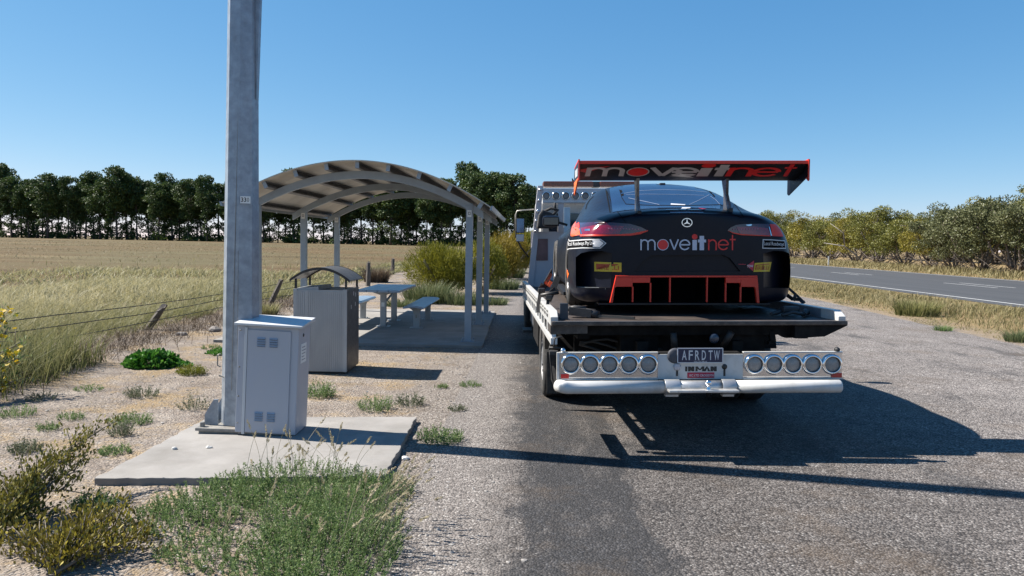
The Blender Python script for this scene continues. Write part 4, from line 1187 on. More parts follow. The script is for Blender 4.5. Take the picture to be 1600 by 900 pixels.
def body_mesh():
    vs, fs = [], []
    ncol = 5                                              # cap columns between the two sides
    rings = []
    for y, pr in ST:
        zb = pr[0][1]
        right = [(0, zb)] + pr                            # bottom centre .. roof centre : 9 points
        ring = [(x, y, z) for x, z in right] + [(-x, y, z) for x, z in reversed(right[1:-1])]
        rings.append([len(vs)+i for i in range(len(ring))]); vs += ring
    n = len(rings[0])
    for a, b in zip(rings[:-1], rings[1:]):
        for i in range(n):
            fs.append((a[i], a[(i+1) % n], b[(i+1) % n], b[i]))
    for ring, dy in ((rings[0], -.035), (rings[-1], .12)):
        rows = []
        for i in range(1, 8):                             # right i pairs with left n-i
            r, l = ring[i], ring[n-i]
            xr, y0, z0 = vs[r]
            row = [r]
            for k in range(1, ncol):
                t = 1-2*k/ncol
                vs.append((xr*t, y0+dy*(1-t*t), z0)); row.append(len(vs)-1)
            row.append(l); rows.append(row)
        for a, b in zip(rows[:-1], rows[1:]):
            for k in range(ncol):
                fs.append((a[k], a[k+1], b[k+1], b[k]))
        for row, c in ((rows[0], ring[0]), (rows[-1], ring[8])):
            h = ncol//2
            fs.append((row[h], row[h+1], c))
            for k in range(ncol):
                if k != h: fs.append((row[k], row[k+1], c))
    me = bpy.data.meshes.new('body')
    me.from_pydata(vs, [], fs)
    bm = bmesh.new(); bm.from_mesh(me)
    bmesh.ops.recalc_face_normals(bm, faces=bm.faces[:])
    bm.to_mesh(me); bm.free()
    return me
body = mesh_obj('body', body_mesh(), paintm, car)
md = body.modifiers.new('s', 'SUBSURF'); md.levels = md.render_levels = 3
bake(body)
def c_ray(px, py, bvh, off=0.0, fall=.25):
    Mi = CM.inverted(); o = Mi @ EYE; d = (Mi.to_3x3() @ ray(px, py)).normalized()
    h = bvh.ray_cast(o, d)
    if h[0] is None:
        h = bvh.find_nearest(o + d*((fall - o.y)/d.y))
    nn = h[1] if h[1].dot(d) < 0 else -h[1]
    return h[0] + nn*off, nn
bm = bmesh.new(); bm.from_mesh(body.data); SKIN = BVHTree.FromBMesh(bm); bm.free()

# cutters: corner ducts, diffuser mouth, plate recess, wheel arches
cut = []
def cutter(front, back, back_m=None, all_m=None):
    mb = MB(); n = len(front)
    mb.add(list(front)+list(back), [tuple(range(n))[::-1], tuple(range(n, 2*n))] + [(i, (i+1) % n, n+(i+1) % n, n+i) for i in range(n)])
    if back_m: mb.mi[1] = 1
    o = mb.build('cutter', [all_m or void] + ([back_m] if back_m else [])); cut.append(o); return o
duct = [(892.5, 455), (890.5, 432), (892.5, 414), (898, 402), (908, 395.5), (922, 392.3), (940, 391.8), (956, 396), (954, 449.5), (900, 449.5)]
dl = []
for px, py in duct:
    h, _ = c_ray(px, py, SKIN); h = h.copy(); h.x = max(h.x, -.998); dl.append(h)
dl[0] = dl[-1].copy(); dl[0].x -= .05
dl = dl[1:]
def dback(h): return Vector((h.x, max(.0, .30 - (h.x+.96)*1.12), h.z))
fr = [Vector((h.x, -.2, h.z)) for h in dl]; bk = [dback(h) for h in dl]
cutter(fr, bk, paintm); cutter([Vector((-v.x, v.y, v.z)) for v in fr], [Vector((-v.x, v.y, v.z)) for v in bk], paintm)
dm = [C(*p, -.02) for p in ((956, 480), (964, 433.5), (1181, 433.5), (1185, 480))]
dm[0].z = dm[3].z = 0.0
cutter([Vector((p.x, -.3, p.z)) for p in dm], [Vector((p.x, .35, p.z)) for p in dm])
pr_ = [C(*p, -.02) for p in ((990, 425), (1004, 408), (1017, 399), (1129, 398), (1140, 403), (1157, 424))]
cutter([Vector((p.x, -.3, p.z)) for p in pr_], [Vector((p.x, .004 + .0*p.x, p.z)) for p in pr_], all_m=paintm)
for y in (.98, 3.62):
    mb = MB().lathe([(0, -1.2), (.375, -1.2), (.375, -.66), (0, -.66)], (0, y, .345), 'x', 32); cut.append(mb.build('cutter'))
    mb = MB().lathe([(0, .66), (.375, .66), (.375, 1.2), (0, 1.2)], (0, y, .345), 'x', 32); cut.append(mb.build('cutter'))
for o in cut:
    o.parent = car
    if not o.data.materials: o.data.materials.append(void)
bpy.context.view_layer.update()
for o in cut:
    md = body.modifiers.new('b', 'BOOLEAN'); md.operation = 'DIFFERENCE'; md.object = o; md.solver = 'EXACT'; md.material_mode = 'TRANSFER'
bake(body)
for o in cut:
    bpy.data.objects.remove(o)
for pl_ in body.data.polygons: pl_.use_smooth = True
body.data.set_sharp_from_angle(angle=R(40))
bm = bmesh.new(); bm.from_mesh(body.data); CUT = BVHTree.FromBMesh(bm); bm.free()

def patch(name, polys, mat, off=.003, parent=car, seg=5.0, thick=0.0, bvh=None):
    """outline polygons in photo pixels laid onto the car's skin"""
    bm = bmesh.new()
    for poly in polys:
        vs = [bm.verts.new((p[0], p[1], 0)) for p in poly]
        try:
            bm.faces.new(vs)
        except ValueError:
            pass
    bmesh.ops.triangulate(bm, faces=bm.faces[:])
    for _ in range(6):
        es = [e for e in bm.edges if e.calc_length() > seg]
        if not es: break
        bmesh.ops.subdivide_edges(bm, edges=es, cuts=1)
        bmesh.ops.triangulate(bm, faces=bm.faces[:])
    for v in bm.verts:
        p, nn = c_ray(v.co.x, v.co.y, bvh or SKIN, off)
        if (bvh is None or bvh is CUT) and abs(p.x) > .8 and p.y > .55 and p.z < .93:      # wrap round the corner, not along the whole flank
            h = SKIN.find_nearest(Vector((p.x, .55 + (p.y-.55)*.12, p.z)))
            p = h[0] + h[1]*off
        v.co = p
    if bvh is None:                                       # follow the curvature where the skin turns away
        for _ in range(4):
            es = [e for e in bm.edges if e.calc_length() > .05]
            if not es: break
            r = bmesh.ops.subdivide_edges(bm, edges=es, cuts=1)
            for v in r['geom_inner']:
                if isinstance(v, bmesh.types.BMVert):
                    h = SKIN.find_nearest(v.co)
                    v.co = h[0] + (h[1] if h[1].dot(v.co - h[0]) > -1e9 and h[1].length else h[1])*off
            bmesh.ops.triangulate(bm, faces=bm.faces[:])
    me = bpy.data.meshes.new(name); bm.to_mesh(me); bm.free()
    for q in me.polygons: q.use_smooth = True
    return mesh_obj(name, me, mat, parent)
def patch_text(name, s, quad, mat, off=.004, parent=car, bold=0.0, spacing=1.0, seg=3.0, bvh=None):
    """text mapped into the pixel quad (bl, br, tr, tl)"""
    vs, fs = text_tris(s, spacing, bold)
    q = [Vector(p) for p in quad]
    def f(u, v): return (q[0]*(1-u)+q[1]*u)*(1-v) + (q[3]*(1-u)+q[2]*u)*v
    P_ = [f(*p) for p in vs]
    return patch(name, [[P_[i] for i in fc] for fc in fs], mat, off, parent, seg, bvh=bvh)

# lettering on the tail
lp, lw = logo_polys(.125)
for key, mt, nm in (('w', sil, 'logo_lettering'), ('r', logo_red, 'logo_red_lettering')):
    polys = [[(1000.5 + p.x*149/lw, 391.2 - p.y*16.9 - .3) for p in poly] for k, poly in lp if k == key]
    patch(nm, polys, mt, .003 if key == 'w' else .0038, seg=6)
# badge
mb_ = []
for k in range(28):
    a0, a1 = 2*math.pi*k/28, 2*math.pi*(k+1)/28
    mb_.append([(1073.3+8.4*math.cos(a0), 347.8+7.0*math.sin(a0)), (1073.3+8.4*math.cos(a1), 347.8+7.0*math.sin(a1)), (1073.3+7.3*math.cos(a1), 347.8+6.0*math.sin(a1)), (1073.3+7.3*math.cos(a0), 347.8+6.0*math.sin(a0))])
for a in (-90, 30, 150):
    c, s = math.cos(R(a)), math.sin(R(a)); c2, s2 = math.cos(R(a+60)), math.sin(R(a+60)); c3, s3 = math.cos(R(a-60)), math.sin(R(a-60))
    mb_.append([(1073.3+7.5*c, 347.8+6.3*s), (1073.3+1.4*c2, 347.8+1.2*s2), (1073.3, 347.8), (1073.3+1.4*c3, 347.8+1.2*s3)])
patch('badge', mb_, chrome_ring, .006, seg=9)
# tail lamps
lens_red = pm('tail_lens', (.17, .006, .024), .10, var=.25, vscale=30, coat=1.0)
lens_dark = pm('tail_lens_dark', (.045, .006, .016), .12, var=.3, vscale=25, coat=1.0)
lens_org = pm('tail_lens_orange', (.80, .11, .015), .3, var=.06, coat=.4)
Lt = [(888.5, 364), (889, 355), (893, 351), (905, 349), (930, 348), (960, 348.3), (985, 350), (1002, 355), (1012, 360.5), (1004, 364), (994, 366.5), (975, 367.5), (940, 368), (915, 368.8), (895, 369.5), (890, 367.5)]
Rt = [(1136, 360.5), (1141, 355.5), (1150, 351.5), (1163, 350), (1185, 350), (1203, 350.5), (1212, 352), (1219, 360), (1223.5, 371), (1205, 369.3), (1175, 368.3), (1155, 367), (1145, 364.8)]
lampL = patch('tail_lamp', [Lt], lens_dark, .008, seg=6)
patch('orange_panel', [[(888.3, 364), (889, 355), (893, 351), (899, 350), (906, 357.5), (908, 367.5), (895, 370), (890, 368)]], lens_org, .011, lampL, seg=5)
patch('red_panel', [[(893.5, 350.6), (906, 348.7), (907, 357), (899, 355)]], race_red, .012, lampL, seg=5)
patch('lens', [[(908, 357), (930, 353), (955, 352.5), (975, 353.5), (966, 366), (910, 367)]], lens_red, .011, lampL, seg=5)
patch('lip', [[(908, 367.3), (960, 366.3), (985, 365), (1012, 359.8), (1012.5, 361), (1000, 366), (985, 368.3), (950, 368.8), (908, 370)]], race_red, .013, lampL, seg=5)
patch('chrome_trim_glint', [[(906.3, 357.5), (908, 357), (911, 366), (909.5, 367)], [(915, 359), (923, 358.5), (923, 361.5), (915, 362)], [(930, 349.5), (945, 348.6), (945, 349.3), (930, 350.3)]], chrome_ring, .013, lampL, seg=4)  # chrome trim bar, plus small bright patches painted in as glints
patch('led_row', [[(950+k*4.6, 356.3+.12*k), (952.3+k*4.6, 356.3+.12*k), (952.3+k*4.6, 358+.12*k), (950+k*4.6, 358+.12*k)] for k in range(11)], pm('led_dots', (.25, .10, .16), .3), .0135, lampL, seg=4)
lampR = patch('tail_lamp', [Rt], lens_dark, .008, seg=6)
patch('red_panel', [[(1201.5, 351), (1211, 352), (1218, 360), (1222.5, 370.5), (1205, 368.8), (1204, 360)]], race_red, .012, lampR, seg=5)
patch('lens', [[(1150, 354.5), (1180, 354), (1199, 357), (1203, 368), (1180, 367), (1155, 365)]], lens_red, .011, lampR, seg=5)
patch('lip', [[(1136, 360), (1147, 363.8), (1160, 365.8), (1203, 368.3), (1203, 369.5), (1158, 367.5), (1145, 365)]], race_red, .013, lampR, seg=5)
patch('chrome_trim_glint', [[(1200, 355), (1201, 355), (1205, 368.5), (1203.5, 368.5)], [(1164, 351.5), (1174, 350.5), (1173, 353.0), (1168, 353.2)]], chrome_ring, .013, lampR, seg=4)  # trim bar and one painted glint above the lens
patch('led_row', [[(1144+k*4.2, 357.6-.06*k), (1146.2+k*4.2, 357.6-.06*k), (1146.2+k*4.2, 359.1-.06*k), (1144+k*4.2, 359.1-.06*k)] for k in range(10)], MATS['led_dots'], .0135, lampR, seg=4)
# stickers
def sticker(name, quad, border, fill, text, tmat, tq, parent=car, bw_=1.1, off=.004, **k):
    q = [Vector(p) for p in quad]; c = sum(q, Vector((0, 0)))/4
    o = patch(name, [quad], border, off, parent, seg=6, bvh=k.get('bvh'))
    inn = [p + (c-p).normalized()*bw_*1.4 for p in q]
    patch('field', [inn], fill, off+.0015, o, seg=6, bvh=k.get('bvh'))
    patch_text('lettering', text, tq, tmat, off+.003, o, bold=k.get('bold', .0), bvh=k.get('bvh'))
    return o
o = patch('arrow_sticker', [[(883, 389.8), (884.5, 376.5), (910, 374.3), (938.5, 373.3), (947.5, 380), (938.5, 388.2), (910, 388)]], dec_w, .004, seg=6)
patch('field', [[(884.6, 388.2), (886, 377.9), (910, 375.8), (938, 374.8), (945.3, 380.1), (938, 386.8), (910, 386.6)]], void, .0055, o, seg=6)
patch('chevron', [[(926, 375.6), (937.3, 375.4), (943.6, 380.2), (937.3, 386), (926.5, 385.6), (932.5, 380.5)]], dec_w, .007, o, seg=6)
patch_text('lettering', 'Local Roadways Pty Ltd', [(885.8, 386.2), (927.5, 384), (927.5, 376.8), (885.8, 378.4)], dec_w, .007, o)
o = patch('name_sticker', [[(1190.8, 388.4), (1191.5, 373.8), (1206, 374.2), (1226, 376), (1227.5, 388.8), (1206, 388.8)]], dec_w, .004, seg=6)
patch('field', [[(1192.2, 387), (1192.8, 375.2), (1206, 375.6), (1225, 377.2), (1226.5, 387.4), (1206, 387.4)]], void, .0055, o, seg=6)
patch_text('lettering', 'Local Roadways', [(1193.5, 385), (1224.5, 386), (1224, 378.8), (1193.5, 377.2)], dec_w, .007, o)
def tyre_sticker(quad):
    q = [Vector(p) for p in quad]
    def f(u, v):
        p = (q[0]*(1-u)+q[1]*u)*(1-v) + (q[3]*(1-u)+q[2]*u)*v
        return (p.x, p.y)
    o = patch('tyre_maker_sticker', [quad], dec_y, .004, seg=6, bvh=CUT)
    patch('letter_bar', [[f(.07, .78), f(.88, .84), f(.88, .76), f(.15, .69), f(.15, .22), f(.08, .2)]], dec_r, .0065, o, seg=6, bvh=CUT)
    patch_text('lettering', 'IRELLI', [f(.20, .2), f(.90, .22), f(.90, .66), f(.20, .60)], dec_r, .0065, o, bold=.008, bvh=CUT)
tyre_sticker([(929, 424), (971, 425), (971, 410.5), (929, 409)])
tyre_sticker([(1177, 424.8), (1202, 424.3), (1205, 409.2), (1179, 411)])
o = patch('arrow_mark', [[(1166.5, 415.2), (1178, 407), (1176.5, 424)]], dec_pk, .004, seg=6, bvh=CUT)
patch('arrow_tail', [[(1153.5, 412.2), (1165, 412.8), (1165, 413.6), (1153.5, 413)]], dec_pk, .0045, o, seg=6, bvh=CUT)
patch_text('lettering', 'TOW', [(1167, 418), (1176.5, 417.6), (1176.8, 413.6), (1167, 414)], dec_w, .006, o, bold=.02, bvh=CUT)
patch('flash', [[(875.2, 416), (877, 416), (880.5, 430), (876, 430.8)], [(879, 415), (882.5, 414), (889.5, 428), (885, 429.2)]], fluo, .004, seg=5)
patch('flash_tip', [[(874.8, 413.5), (876.3, 413.2), (877, 416), (875.2, 416)], [(879, 414.8), (882.3, 413.8), (881.5, 411.5), (878.6, 412.3)]], dec_w, .0042, seg=5)
# haunch lettering
patch_text('haunch_lettering', 'AFS', [(884, 345.5), (893.5, 346.5), (898, 341), (888, 340.6)], dec_w, .004, bold=.05)
patch('haunch_flash', [[(878.5, 347.6), (890.3, 348.6), (890.8, 349.4), (878, 348.5)], [(875.8, 350), (887.5, 351), (886, 353.6), (876, 352.4)]], dec_pk, .004, seg=5)
# boot lid edge lettering and brake light
patch('lid_lettering', [[(1040, 329.0), (1041, 327.2), (1057, 327), (1060, 329.0)], [(1063, 329.0), (1066, 324.6), (1079, 324.6), (1078, 326), (1073, 326.4), (1071.5, 329.0)], [(1074.5, 329.0), (1076, 327.3), (1092, 327.3), (1092, 329)]], dec_w, .005, seg=6)
patch('lid_arrow', [[(1091, 325.4), (1104, 327), (1096, 329), (1096.5, 327)]], dec_pk, .005, seg=6)
patch('brake_light', [[(1047, 331.4), (1073, 331.0), (1099, 331.6), (1099, 333.6), (1073, 333.2), (1047, 333.6)]], pm('brake_lens', (.10, .006, .02), .25, coat=.5), .004, seg=6)
# panel gaps
def line(name, pts, w_, mat, off=.003, parent=car):
    polys = []
    for a, b in zip(pts[:-1], pts[1:]):
        a, b = Vector(a), Vector(b); d = (b-a).normalized(); n_ = Vector((-d.y, d.x))*w_/2
        polys.append([a-n_, b-n_, b+n_, a+n_])
    return patch(name, polys, mat, off, parent, seg=5)
line('shut_line', [(945, 291), (951, 305), (956, 318), (963, 329), (972, 340), (978, 348)], .9, void)
line('shut_line', [(1128, 293), (1140, 310), (1150, 322), (1163, 341)], .8, void)
line('quarter_vent', [(927.5, 307), (922, 312), (917, 320), (915.5, 327)], 1.0, void)
line('shut_line', [(877, 371), (886, 361), (890, 357)], .5, void)
line('lid_edge', [(972, 341), (985, 337), (997, 333.5), (1020, 330.8), (1047, 329.6), (1073, 329.3), (1100, 329.8), (1125, 331.5), (1142, 334), (1160, 341)], .9, void, .004)
# rear window
glass_rear = pm('rear_glass', (.012, .026, .065), .22, var=.2, vscale=3, coat=.1, spec=.5)
win = patch('rear_window', [[(951, 293), (975, 288), (1005, 285.6), (1035, 285), (1070, 286.2), (1100, 289.5), (1117, 296), (1130, 309), (1133.5, 317.5), (1128, 321), (1073, 322.4), (1010, 322), (979, 320.5), (968, 312), (957, 301)]], glass_rear, .004, seg=3.5)
line('window_edge', [(968, 297), (972, 310), (978, 319.5), (1010, 321.3), (1073, 321.8), (1127, 320.5)], .9, void, .006, win)
line('heater_line', [(975, 303), (1000, 298.5), (1035, 297), (1075, 298), (1105, 301)], .35, pm('heater_wire', (.16, .20, .28), .4), .006, win)
line('heater_line', [(978, 305), (1010, 304), (1060, 304.5), (1100, 306)], .3, MATS['heater_wire'], .006, win)
line('roll_bar', [(982, 310), (1005, 315), (1030, 320.5)], .8, MATS['heater_wire'], .0062, win)
line('roll_bar', [(1077, 320.5), (1092, 313.5), (1108, 305)], .5, MATS['heater_wire'], .0062, win)
line('roll_bar', [(1110, 307.5), (1118, 313), (1124.5, 320)], .7, MATS['heater_wire'], .0062, win)
patch('window_vent', [[(968.3, 298), (971, 297.4), (973, 301), (970, 301.8)], [(970.2, 304), (974, 303), (975, 306), (971.5, 307)], [(1107.5, 299.5), (1109, 299), (1113, 303), (1111, 303.5)], [(1112, 304), (1114, 303.5), (1117.5, 308), (1115.5, 308.3)]], void, .006, win, seg=5)
patch('window_label', [[(1048, 318.7), (1071, 320.2), (1070, 321.3), (1048, 320.7)]], dec_w, .0065, win, seg=6)
c, nn = c_ray(1035, 288.5, SKIN)
MB().box((c.x-.030, c.y-.02, c.z-.004), (c.x+.030, c.y+.05, c.z+.018), bev=.006).build('roof_camera', black_steel, win)
# diffuser frame and fins
def dp(px, py): p = C(px, py, -.055); return (p.x, p.z)
mb = MB()
def slabp(pts, y0=-.055, y1=-.015): mb.prism([dp(*p) for p in pts], 'y', y0, y1)
slabp([(962.5, 430.5), (1183.5, 430.5), (1183.7, 433.3), (962.3, 433.3)])
slabp([(962.2, 433.4), (988.5, 433.4), (988.5, 448), (964, 448), (960.5, 449.5), (957.5, 473), (953, 473)])
slabp([(988.6, 433.4), (1016, 433.4), (1016, 441.8), (988.6, 441.8)])
slabp([(1134.2, 433.4), (1157.5, 433.4), (1157.5, 442.2), (1134.2, 442.2)])
slabp([(1157.6, 433.4), (1183.8, 433.4), (1187, 473.5), (1183, 473.5), (1180.5, 450.5), (1178.5, 448.6), (1157.6, 448.2)])
fr_ = mb.build('diffuser_frame', race_red, car, bevel=.003)
for x, t in ((988.7, 448), (1016.5, 442), (1047, 433.5), (1105, 433.5), (1134, 442), (1157.3, 448)):
    p0, p1 = C(x, t, -.05), C(x, 472, -.05)
    MB().box((p0.x-.006, -.055, p1.z), (p0.x+.006, -.03, p0.z)).box((p0.x-.004, -.03, p1.z), (p0.x+.004, .34, p0.z), mi=1).build('diffuser_fin', [race_red, void], car)
p0, p1 = C(953, 470, 0), C(1187, 470, 0)
MB().box((p0.x-.1, .02, .085), (p1.x+.1, .9, .10)).build('floor_tray', carbon, car)
# duct lips, splitter sides
p0, p1 = C(893, 450, 0), C(946, 450, 0)
MB().hexa([(-1.0, .22, p0.z-.014), (p1.x, -.005, p0.z-.014), (p1.x, .2, p0.z-.014), (-1.0, .4, p0.z-.014), (-1.0, .22, p0.z), (p1.x, -.005, p0.z), (p1.x, .2, p0.z), (-1.0, .4, p0.z)]).build('duct_lip', pm('lip_grey', (.20, .21, .22), .3, coat=.3), car)
mb = MB()
for s in (-1, 1):
    mb.box((s*.93, 1.45, .07), (s*1.03, 3.1, .11))
mb.box((-1.0, 4.35, .05), (1.0, 4.85, .07)); mb.build('skirt', carbon, car)
# wing
yT, yL = -.22, .20
zT = C(1080, 254, yT).z; zL = C(1080, 280, yL).z
xw0, xw1 = C(905.5, 262, yT).x, C(1262, 262, yT).x
n = 14
up_, lo_ = [], []
for k in range(n+1):
    t = k/n
    y = yL + (yT-yL)*t; z = zL + (zT-zL)*t
    th = .045*math.sqrt(t)*(1-t)*2.0 + .004
    cam_ = -.030*math.sin(math.pi*t)
    up_.append((y, z+cam_+th*.35)); lo_.append((y, z+cam_-th*.65))
wing = MB().prism(up_ + lo_[::-1], 'x', xw0, xw1, smooth=True).build('wing', carbon, car)
wing.data.set_sharp_from_angle(angle=R(35))
MB().box((xw0, yT-.012, zT-.012), (xw1, yT+.004, zT+.016), bev=.003).build('wing_edge', race_red, wing)
bmw = bmesh.new(); bmw.from_mesh(wing.data); WB = BVHTree.FromBMesh(bmw); bmw.free()
wl_ = [(0.0, 915.5, 1.24, 968), (2.02-.5, 979.5, 2.02+.5, 1014), (2.66, 1018, 3.40, 1053), (3.54, 1050, 4.42, 1089), (4.66, 1092, 5.06, 1110), (5.15, 1114, 5.88, 1140), (6.12, 1141, 6.78, 1173), (6.98, 1178, 7.86, 1216), (8.0, 1222, 8.52, 1241)]
def wx(x):
    best = None
    for a, pa, b, pb_ in wl_:
        if a-.08 <= x <= b+.08:
            return pa + (x-a)/(b-a)*(pb_-pa)
        dd = min(abs(x-a), abs(x-b))
        if best is None or dd < best[0]:
            best = (dd, pa + (x-a)/(b-a)*(pb_-pa))
    return best[1]
for key, mt, nm in (('w', sil_w, 'wing_lettering'), ('r', logo_red, 'wing_red_lettering')):
    polys = []
    for k, poly in logo_polys(.19)[0]:
        if k != key: continue
        cx_ = sum(p.x for p in poly)/len(poly)
        # letters wide and leaning, so each is mapped from its own slot
        q = []
        for p in poly:
            a = next((s for s in wl_ if s[0]-.2 <= cx_ <= s[2]+.2), wl_[0])
            q.append((a[1] + (p.x-a[0])/(a[2]-a[0])*(a[3]-a[1]) + (p.y-.5)*(4 if cx_ < 4.5 else 9), 275.2 - min(p.y, 1.42)*13.6))
        polys.append(q)
    patch(nm, polys, mt, .002 if key == 'w' else .0026, wing, seg=8, bvh=WB)
patch('wing_flash', [[(907, 268), (907, 264.5), (925, 261.5), (954, 259.5), (935, 263.5), (915, 269.5)]], pm('flash_red', (.45, .02, .015), .4), .0016, wing, seg=8, bvh=WB)
line_ = [[(1045, 274.5), (1066, 271.5), (1085, 277.0), (1070, 276)], [(1055, 270.5), (1084, 271), (1070, 273.5)]]
patch('wing_scribble', line_, sil_w, .0032, wing, seg=8, bvh=WB)
# endplates
for s, x in ((-1, xw0), (1, xw1)):
    prof = [(yT-.015, zT+.022), (yL+.02, zL+.10), (yL+.06, zL+.02), (yL+.06, zL-.135), (yL+.03, zL-.15), (yT+.03, zL-.02), (yT-.015, zT-.155)]
    ep = MB().prism(prof, 'x', x, x+s*.010).build('end_plate', paintm, car)
    edge = prof + prof[:1]
    mb = MB()
    for (a, b) in ((prof[0], prof[6]), (prof[6], prof[5]), (prof[0], prof[1])):
        mb.bar((x+s*.005, a[0], a[1]), (x+s*.005, b[0], b[1]), .014, .012, up=(1, 0, 0))
    mb.build('edge_trim', race_red, ep)
    if s < 0:
        xo = x + s*.0115
        MB().add([(xo, yT+.05, zL-.02), (xo, yL+.05, zL-.03), (xo, yL+.05, zL-.135), (xo, yL+.03, zL-.145), (xo, yT+.05, zL-.03)], [(0, 1, 2, 3, 4)]).build('endplate_flash', fluo, ep, fix=False)
        mb = MB()
        for k in range(4):
            mb.box((xo-.0005, yT+.08+k*.07, zL+.0), (xo+.0005, yT+.13+k*.07, zL+.07))
        mb.build('endplate_lettering', dec_w, ep)
# wing stays
for (a, b) in (((995.5, 281), (1000, 336)), ((1134, 281), (1143.5, 332))):
    top_ = C(a[0], 272, .06); bot, _ = c_ray(b[0], b[1], SKIN)
    bot = Vector((bot.x, bot.y+.04, bot.z+.012))
    mb = MB()
    pts = [(top_.x, .00, zL+.03), (top_.x, .16, zL+.01), (bot.x+(top_.x-bot.x)*.35, bot.y+.13, bot.z+.17), (bot.x, bot.y+.20, bot.z), (bot.x, bot.y-.02, bot.z-.02), (bot.x+(top_.x-bot.x)*.35, bot.y+.05, bot.z+.16)]
    w_ = .013
    vs = [(p[0]-w_, p[1], p[2]) for p in pts] + [(p[0]+w_, p[1], p[2]) for p in pts]
    m6 = len(pts)
    mb.add(vs, [tuple(range(m6))[::-1], tuple(range(m6, 2*m6))] + [(i, (i+1) % m6, m6+(i+1) % m6, m6+i) for i in range(m6)])
    stay = mb.build('wing_stay', pm('stay_alloy', (.18, .18, .19), .3, metal=.6, var=.4, vscale=20), car)
    MB().box((bot.x-.018, bot.y-.02, bot.z-.03), (bot.x+.018, bot.y+.17, bot.z+.03), bev=.008).build('foot', black_steel, stay)
# wheels and mirrors
for s in (-1, 1):
    for y in (.98, 3.62):
        wheel('wheel', s*.875, y, .345, .30, car, s, mrim=pm('race_rim', (.05, .05, .055), .35, metal=.7), zc=.345)
    mcar = MB().box((s*1.0, 2.74, .86), (s*1.22, 2.86, 1.0), bev=.045).build('door_mirror', paintm, car)
    MB().bar((s*.90, 2.80, .88), (s*1.03, 2.80, .92), .05, .03).build('mirror_stem', carbon, mcar)
    MB().box((s*1.02, 2.735, .885), (s*1.2, 2.738, .975)).build('mirror_glass', glass, mcar)
# ------------------------------------------------------------------ fence
old_wood = pm('weathered_wood', (.10, .085, .072), .9, var=.35, vscale=14, dirt=(.06, .05, .045), dirt_amt=.7, dscale=8, bmp=.8, bscale=50, stretch=(4, 4, .8))
wire_m = pm('rusty_wire', (.03, .025, .022), .6, metal=.4, var=.3)
FX = -6.6
fn = thing('wire_fence', 'old barbed wire fence with short leaning grey timber posts along the paddock', 'fence', (FX, 18, 0))
def f_post(bpx, tpx, D, w=.11):
    b = at(*bpx, D); t = at(*tpx, D)
    b.x -= FX; b.y -= 18; t.x -= FX; t.y -= 18; b.z = min(b.z, -.02)
    mb = MB(); n = 7; rows = 6
    ph = [random.uniform(.75, 1.25) for _ in range(n)]
    vs, fs = [], []
    for i in range(rows):
        c = b.lerp(t, i/(rows-1)); r = w/2*(1.15-.3*i/(rows-1))
        for k in range(n):
            a = 2*math.pi*k/n
            j = ph[k]*random.uniform(.92, 1.08)
            z = c.z + (random.uniform(-.05, .03) if i == rows-1 else 0)
            vs.append((c.x+r*j*math.cos(a), c.y+r*j*math.sin(a), z))
    for i in range(rows-1):
        for k in range(n):
            fs.append((i*n+k, i*n+(k+1) % n, (i+1)*n+(k+1) % n, (i+1)*n+k))
    fs.append(tuple((rows-1)*n+k for k in range(n)))
    mb.add(vs, fs).build('post', old_wood, fn)
    return t
tops = []
for bpx, tpx, D in (((230, 516), (257, 477), 13.0), ((421, 474), (440, 438), 18.2), ((575, 437), (576, 409), 27.0), ((613, 427), (614.5, 404), 37.0)):
    tops.append(f_post(bpx, tpx, D, .13 if D < 20 else .2))
for y in (4.5, 50, 64, 80, 98, 118):
    mb = MB().tube([(.0, y-18, -.1), (.12, y-18, .30), (.2, y-18, .62)], [.07, .06, .05], 7); mb.build('post', old_wood, fn)
for zz, j in ((.575, 0), (.43, 1), (.26, 2)):
    mb = MB(); pts = []
    for k in range(64):
        y = 3 + k*1.0
        pts.append((.12 + .02*math.sin(k*.7+j), y-18, zz - .10*min(1, max(0, (y-9)/8)) + .02*math.sin(k*.45+j) + .012*random.uniform(-1, 1) + field_z(np.array(FX), np.array(y)).item()))
    mb.tube(pts, .0065, 5)
    for a, b in zip(pts[:22], pts[1:23]):                 # barbs
        for q in range(6):
            p = Vector(a).lerp(Vector(b), q/6)
            mb.bar(p + Vector((-.012, -.006, -.012)), p + Vector((.012, .006, .012)), .004, .004, up=(0, 1, 0))
    mb.build('wire', wire_m, fn)

# ------------------------------------------------------------------ grass and weeds
g_tall = foliage('tall_dry_grass', (.085, .105, .034), (.215, .205, .09), (.40, .355, .20), .35)
g_straw = foliage('straw_grass', (.085, .072, .035), (.165, .135, .072), (.27, .225, .13), .3)
g_verge = foliage('verge_grass', (.06, .072, .024), (.175, .15, .066), (.32, .27, .145), .3)
g_green = foliage('green_weed', (.062, .118, .034), (.125, .190, .066), (.26, .29, .14), .4)
g_grey = foliage('grey_weed', (.065, .085, .045), (.115, .13, .075), (.21, .21, .13), .25)
def place(n, x0, x1, y0, y1):
    return np.stack([RNG.uniform(x0, x1, n), RNG.uniform(y0, y1, n), np.zeros(n)], 1)
def zset(b):
    b[:, 2] = field_z(b[:, 0], b[:, 1]) - .01
    return b
def vnoise(x, y, s, seed=0):
    """cheap smooth value noise in numpy"""
    rs = np.random.default_rng(100+seed); tab = rs.random((64, 64))
    u, v = x/s, y/s
    iu, iv = np.floor(u).astype(int), np.floor(v).astype(int); fu, fv = u-iu, v-iv
    fu = fu*fu*(3-2*fu); fv = fv*fv*(3-2*fv)
    t = lambda a, b: tab[a % 64, b % 64]
    return (t(iu, iv)*(1-fu)+t(iu+1, iv)*fu)*(1-fv) + (t(iu, iv+1)*(1-fu)+t(iu+1, iv+1)*fu)*fv
